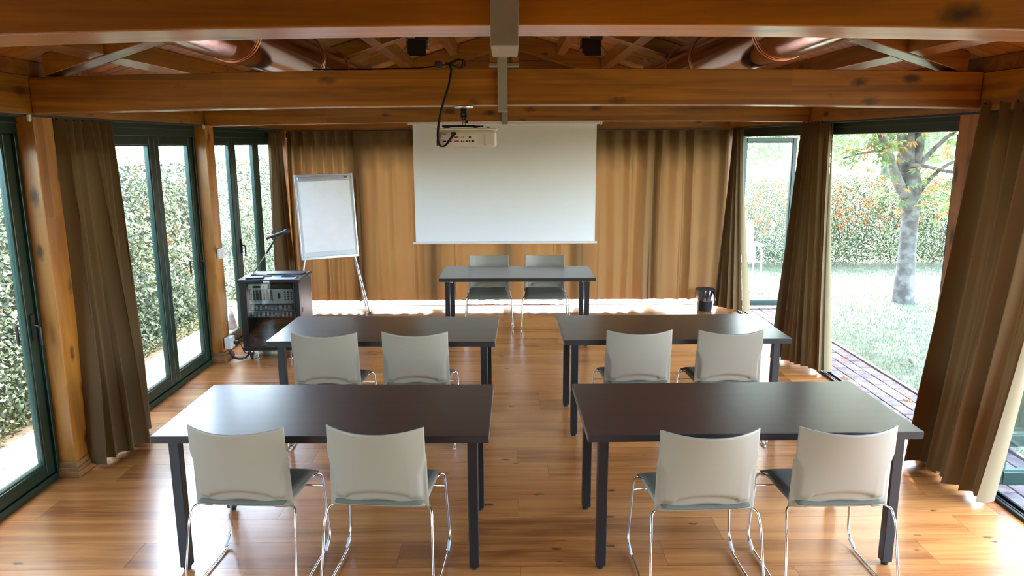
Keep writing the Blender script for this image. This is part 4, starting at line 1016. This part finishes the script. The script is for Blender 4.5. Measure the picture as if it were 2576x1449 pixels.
# --- equipment rack
RX, RY, RA = -2.345, 7.31, R(1.5)
rk = root('equipment_cabinet', (RX, RY, 0), RA, label='black steel audio rack cabinet with a glass door on castors by the post', cat='cabinet')
HW, HD = .290, .245; Z0, Z1 = .085, .772
MB().b2(-HW - .004, HW + .004, -HD - .006, HD + .004, Z0, Z0 + .035).make('base', M['black'], rk, bevel=.003)
MB().b2(-HW - .012, HW + .012, -HD - .012, HD + .008, Z1, Z1 + .030).make('top', M['black'], rk, bevel=.004)
for s in (-1, 1):
    sp = MB().b2(s * (HW - .004), s * HW, -HD + .045, HD, Z0 + .036, Z1 - .001).make('side_panel', M['black'], rk, bevel=.001)
    MB().b2(s * HW, s * (HW + .003), -HD + .075, -HD + .10, .46, .50).make('latch', M['blackmat'], sp); MB().b2(s * HW, s * (HW + .003), HD - .05, HD - .03, .54, .58).make('latch', M['alu'], sp)
    MB().b2(s * (HW - .045), s * HW, -HD, -HD + .042, Z0 + .036, Z1 - .001).make('corner_post', M['black'], rk, bevel=.002)
MB().b2(-HW + .005, HW - .005, HD - .006, HD, Z0 + .036, Z1 - .001).make('rear_panel', M['black'], rk)
dr = MB().b2(-HW + .066, HW - .062, -HD - .0015, -HD + .0025, Z0 + .040, Z1 - .006).make('door', M['rackglass'], rk)
MB().b2(-HW + .047, -HW + .064, -HD - .004, -HD + .006, Z0 + .038, Z1 - .003).b2(HW - .060, HW - .047, -HD - .004, -HD + .006, Z0 + .038, Z1 - .003).make('door_stiles', M['black'], dr)['kind'] = 'stuff'
MB().b2(HW - .057, HW - .040, -HD - .016, -HD - .005, .40, .47).make('handle', M['blackmat'], dr, bevel=.003); MB().b2(HW - .053, HW - .045, -HD - .018, -HD - .0165, .40, .44).make('key_plate', M['chrome'], dr)
MB().b2(-.05, .012, -HD - .0145, -HD - .0125, Z1 + .004, Z1 + .020).make('sticker', M['tag'], rk)
MB().b2(.0, .045, -HD - .0035, -HD - .0020, .145, .153).b2(.0, .012, -HD - .0035, -HD - .002, .157, .168).b2(.018, .045, -HD - .0035, -HD - .002, .158, .167).make('small_label', M['tag'], rk)
for s in (-1, 1):
    for q in (-1, 1):
        cs = MB().b2(s * .225 - .022, s * .225 + .022, q * .20 - .025, q * .20 + .025, .076, .084).b2(s * .225 - .019, s * .225 - .015, q * .20 - .02, q * .20 + .02, .03, .078).b2(s * .225 + .015, s * .225 + .019, q * .20 - .02, q * .20 + .02, .03, .078).make('caster', M['chrome'], rk, bevel=.002)
        MB().lathe((s * .225 - .012, q * .20 - .008, .030), [(.018, 0), (.029, .003), (.029, .021), (.018, .024)], 20, 'X').make('wheel', M['rubber'], cs, smooth=True)
        MB().lathe((s * .165, q * .215, 0), [(.022, 0), (.020, .006), (.006, .010), (.006, .084)], 16).make('levelling_foot', M['chrome'], rk, smooth=True)
# devices
rc_ = root('radio_receiver', (RX, RY, 0), RA, label='silver half width receiver with a small display at the top of the rack', cat='receiver')
MB().b2(-.222, -.035, -.19, .02, .700, .745).make('chassis', M['silver'], rc_, bevel=.003)
MB().b2(-.178, -.098, -.193, -.1905, .708, .732).make('display', M['lcd'], rc_, bevel=.002)
for k_ in range(4): MB().lathe((-.212 + k_ * .009, -.1925, .716), [(.0028, 0), (.0028, .003)], 8, 'Y').make('button', M['knob'], rc_)
MB().lathe((-.068, -.198, .720), [(.007, 0), (.008, .007)], 14, 'Y').make('dial', M['knob'], rc_, smooth=True)
MB().b2(-.03, .215, -.18, .02, .702, .744).make('blank_unit', M['blackmat'], rc_)
mx_ = root('audio_mixer', (RX, RY, 0), RA, label='grey rack mixer full of knobs behind the cabinet glass', cat='mixer')
fp = MB().b2(-.225, .222, -.186, -.08, .548, .694).make('front_panel', M['mixer'], mx_, bevel=.003)
kn = MB().lathe((0, 0, 0), [(.0085, -.013), (.0095, 0)], 10, 'Y').make('knob', M['knob'], mx_, smooth=True); kn.location = (-.21, -.187, .675)
fk = True
for ci in range(7):
    for ri in range(6):
        p = (-.205 + ci * .0335, -.187, .678 - ri * .0165)
        if fk: kn.location = p; fk = False
        else: inst('knob', kn.data, mx_, p)
    MB().b2(-.193 + ci * .0335, -.190 + ci * .0335, -.1885, -.1865, .575, .66).make('fader_slot', M['lcd'], mx_)
    MB().b2(-.209 + ci * .0335, -.195 + ci * .0335, -.190, -.1865, .556, .562).make('channel_tag', M['tag'], mx_)
for z in (.640, .612): MB().lathe((.075, -.192, z), [(.013, 0), (.015, .005)], 16, 'Y').make('jack_socket', M['lcd'], mx_)
for ci in range(3):
    for ri in range(4): inst('knob', kn.data, mx_, (.135 + ci * .03, -.187, .665 - ri * .024), scale=(.75, .75, .75))
for x in (.150, .170): MB().b2(x, x + .003, -.189, -.1865, .57, .60).make('fader_slot', M['white'], mx_)
text('lettering', 'ALESIS', .014, M['white'], mx_, (.065, -.1875, .684), (PI / 2, 0, 0))
eq = root('graphic_equaliser', (RX, RY, 0), RA, label='black double row graphic equaliser below the mixer in the rack', cat='equaliser')
MB().b2(-.225, .222, -.184, -.11, .405, .543).make('front_panel', M['charcoal'], eq, bevel=.002)
sl = MB().b2(-.0014, .0014, -.002, 0, -.024, .024).make('slider_slot', M['silver'], eq); cp = MB().b2(-.003, .003, -.006, -.0005, -.003, .003).make('slider_cap', M['white'], eq)
fk = True
for row, zc in ((0, .508), (1, .440)):
    for k_ in range(30):
        x = -.195 + k_ * .0132; zz = zc + .012 * math.sin(k_ * .7 + row) - .004
        if fk: sl.location = (x, -.1845, zc); cp.location = (x, -.187, zz); fk = False
        else: inst('slider_slot', sl.data, eq, (x, -.1845, zc)); inst('slider_cap', cp.data, eq, (x, -.187, zz))
MB().b2(-.225, .222, -.1852, -.184, .474, .476).make('divider', M['silver'], eq)
ap = root('disc_player', (RX, RY, 0), RA, label='dark device with a modelled ring reflection on the floor of the rack behind the glass', cat='amplifier')
MB().b2(-.21, .21, -.15, .16, .122, .20).make('chassis', M['blackmat'], ap, bevel=.003)
g = MB(); n = 40; g.tube([(.03 + .12 * math.cos(2 * PI * k_ / n), -.10, .27 + .12 * math.sin(2 * PI * k_ / n)) for k_ in range(n + 1)], .0022, 6, cap=False); g.make('ring_reflection', M['charcoal'], ap, smooth=True)  # solid ring standing in for a round reflection in the glass
MB().b2(-.18, .20, -.09, -.08, .202, .395).make('baffle', M['blackmat'], ap)
# things on the cabinet
ZT = Z1 + .0305
ms_ = root('microphone_stand', (-2.52, 7.27, ZT), R(-3), label='short desk microphone stand with a black triangular base on the cabinet', cat='stand')
MB().add([(-.05, -.05, 0), (.16, -.03, 0), (.16, .01, 0), (-.05, .05, 0), (-.04, -.04, .022), (.155, -.022, .008), (.155, .005, .008), (-.04, .04, .022)], [(3, 2, 1, 0), (4, 5, 6, 7), (0, 1, 5, 4), (1, 2, 6, 5), (2, 3, 7, 6), (3, 0, 4, 7)]).make('base', M['blackmat'], ms_, bevel=.005)
MB().lathe((-.02, 0, .022), [(.012, 0), (.010, .018), (.010, .03)], 14).make('swivel', M['chrome'], ms_, smooth=True)
MB().tube([(-.02, 0, .045), (.118, .0, .235)], .0068, 10).make('arm', M['chrome'], ms_, smooth=True)
MB().tube([(.114, 0, .229), (.158, 0, .290), (.172, 0, .312)], [.009, .011, .008], 10).make('grip', M['blackmat'], ms_, smooth=True)
MB().tube([(.170, 0, .309), (.205, 0, .362), (.222, 0, .392)], .009, 10).make('clip', M['charcoal'], ms_, smooth=True)
mic = root('microphone', (-2.297, 7.262, ZT + .412), R(-3), label='black handheld microphone with a red ring clipped in the desk stand', cat='microphone')
mic.rotation_euler = (0, R(-19), R(-3))
MB().lathe((0, 0, 0), [(.004, -.105), (.013, -.104), (.0135, -.075)], 16, 'X').make('tail', M['black'], mic, smooth=True)
MB().lathe((0, 0, 0), [(.0142, -.0745), (.0142, -.064)], 16, 'X').make('ring', M['red'], mic, smooth=True)
MB().lathe((0, 0, 0), [(.0135, -.0635), (.0165, .04), (.0175, .085)], 16, 'X').make('handle', M['black'], mic, smooth=True)
MB().lathe((0, 0, 0), [(.0180, .0855), (.0245, .105), (.0255, .118), (.022, .138), (.012, .150), (.003, .153)], 18, 'X').make('grille', M['charcoal'], mic, smooth=True)
ca = root('calculator', (-2.49, 7.13, ZT), R(4), label='black keypad remote lying at the front corner of the cabinet top', cat='remote')
MB().b2(-.085, .085, -.035, .035, 0, .014).make('case', M['blackmat'], ca, bevel=.004)
for i in range(9):
    for j in range(3): MB().b2(-.075 + i * .017, -.063 + i * .017, -.024 + j * .017, -.014 + j * .017, .0142, .017).make('key', M['silver'], ca)
pp = root('brochure', (-2.22, 7.17, ZT), R(8), label='white and blue printed brochure lying on the cabinet top', cat='brochure')
MB().b2(-.12, .12, -.08, .08, 0, .004).make('pages', M['paper'], pp)
g = MB(); n = 14
g.add([(-.02, -.02, .0046)] + [(-.02 + .13 * math.cos(a), -.02 + .10 * math.sin(a), .0046) for a in np.linspace(0, PI * .8, n)], [(0, i, i + 1) for i in range(1, n)]); g.make('printed_cover', M['blue'], pp, solid=.0006)
cl_ = root('coiled_cable', (-2.17, 7.20, ZT + .006), 0, label='thin grey cable coiled on top of the brochure', cat='cable')
for k_ in range(3): MB().tube([((.085 - k_ * .006) * math.cos(a), (.045 - k_ * .003) * math.sin(a), .002 + .003 * k_) for a in np.linspace(0, 2 * PI, 28)], .0018, 5, cap=False).make('coil', M['charcoal'], cl_, smooth=True)
nb = root('spiral_notebook', (-2.25, 7.39, ZT), R(2), label='dark spiral bound notebook at the back of the cabinet top', cat='notebook')
MB().b2(-.19, .17, -.06, .08, 0, .012).make('cover', M['black'], nb, bevel=.002)
g = MB()
for k_ in range(26): g.tube([(-.16 + k_ * .012, -.062 + .008 * math.cos(a), .008 + .008 * math.sin(a)) for a in np.linspace(0, 2 * PI, 8)], .0012, 4, cap=False)
g.make('spiral_binding', M['alu'], nb)
wp = root('note_slip', (-2.10, 7.46, ZT), R(-5), label='small white paper slip at the back corner of the cabinet top', cat='paper')
MB().grid([[(x, y_, .001 + .006 * (x / .05) ** 2) for x in np.linspace(-.05, .05, 7)] for y_ in (-.03, .03)]).make('sheet', M['paper'], wp, solid=.0008)

# --- sockets on the second post
sw = root('light_switch', (-2.786, 7.03, 1.07), label='white surface mounted switch box halfway up the second post', cat='switch')
MB().b2(-.0, .038, -.045, .045, -.048, .048).make('box', M['white'], sw, bevel=.004); MB().b2(.0385, .042, -.024, .024, -.028, .028).make('rocker', M['white'], sw, bevel=.002)
so = root('power_socket', (-2.778, 7.02, .185), label='white surface mounted power socket low on the second post', cat='socket')
MB().b2(0.0, .065, -.055, .055, -.058, .058).make('box', M['white'], so, bevel=.004); MB().b2(.0655, .072, -.034, .034, -.036, .036).make('face', M['white'], so, bevel=.003)
pc = root('power_cable', (-2.70, 7.03, 0), label='black plug and cable running from the socket to the cabinet', cat='cable')
MB().b2(-.004, .034, -.018, .018, .165, .20).make('plug', M['blackmat'], pc, bevel=.005)
MB().tube(fillet([(.030, 0, .18), (.06, 0, .16), (.075, .03, .07), (.095, .06, .045), (.125, .10, .10)], .03), .005, 8).make('lead', M['blackmat'], pc, smooth='all')
MB().tube(fillet([(-.03, -.068, .115), (-.02, -.075, .07), (.03, -.07, .035), (.085, -.03, .022), (.105, .05, .03), (.125, .12, .10)], .03), .011, 8).make('thick_lead', M['blackmat'], pc, smooth='all')

# --- bin
bn = root('waste_bin', (2.50, 9.14, 0), label='black waste bin lined with a clear bag in the far corner', cat='bin')
MB().lathe((0, 0, 0), [(.085, 0), (.090, .01), (.112, .26), (.115, .265), (.106, .262), (.084, .02)], 28).make('bucket', M['black'], bn, smooth=True)
rows = []
for v in np.linspace(0, 1, 9):
    z = .275 - .13 * v - (.0 if v < .9 else .01)
    rows.append([((.119 + .010 * v + .006 * math.sin(9 * a + 4 * v) + .004 * math.sin(23 * a)) * math.cos(a), (.119 + .010 * v + .006 * math.sin(9 * a + 4 * v)) * math.sin(a), z + .008 * math.sin(5 * a) * v) for a in np.linspace(0, 2 * PI, 49)])
MB().grid(rows).make('bin_bag', M['bag'], bn, smooth='all')
MB().lathe((0, 0, .266), [(.108, 0), (.121, .004), (.121, .012), (.106, .014)], 28).make('rim', M['blackmat'], bn, smooth=True)
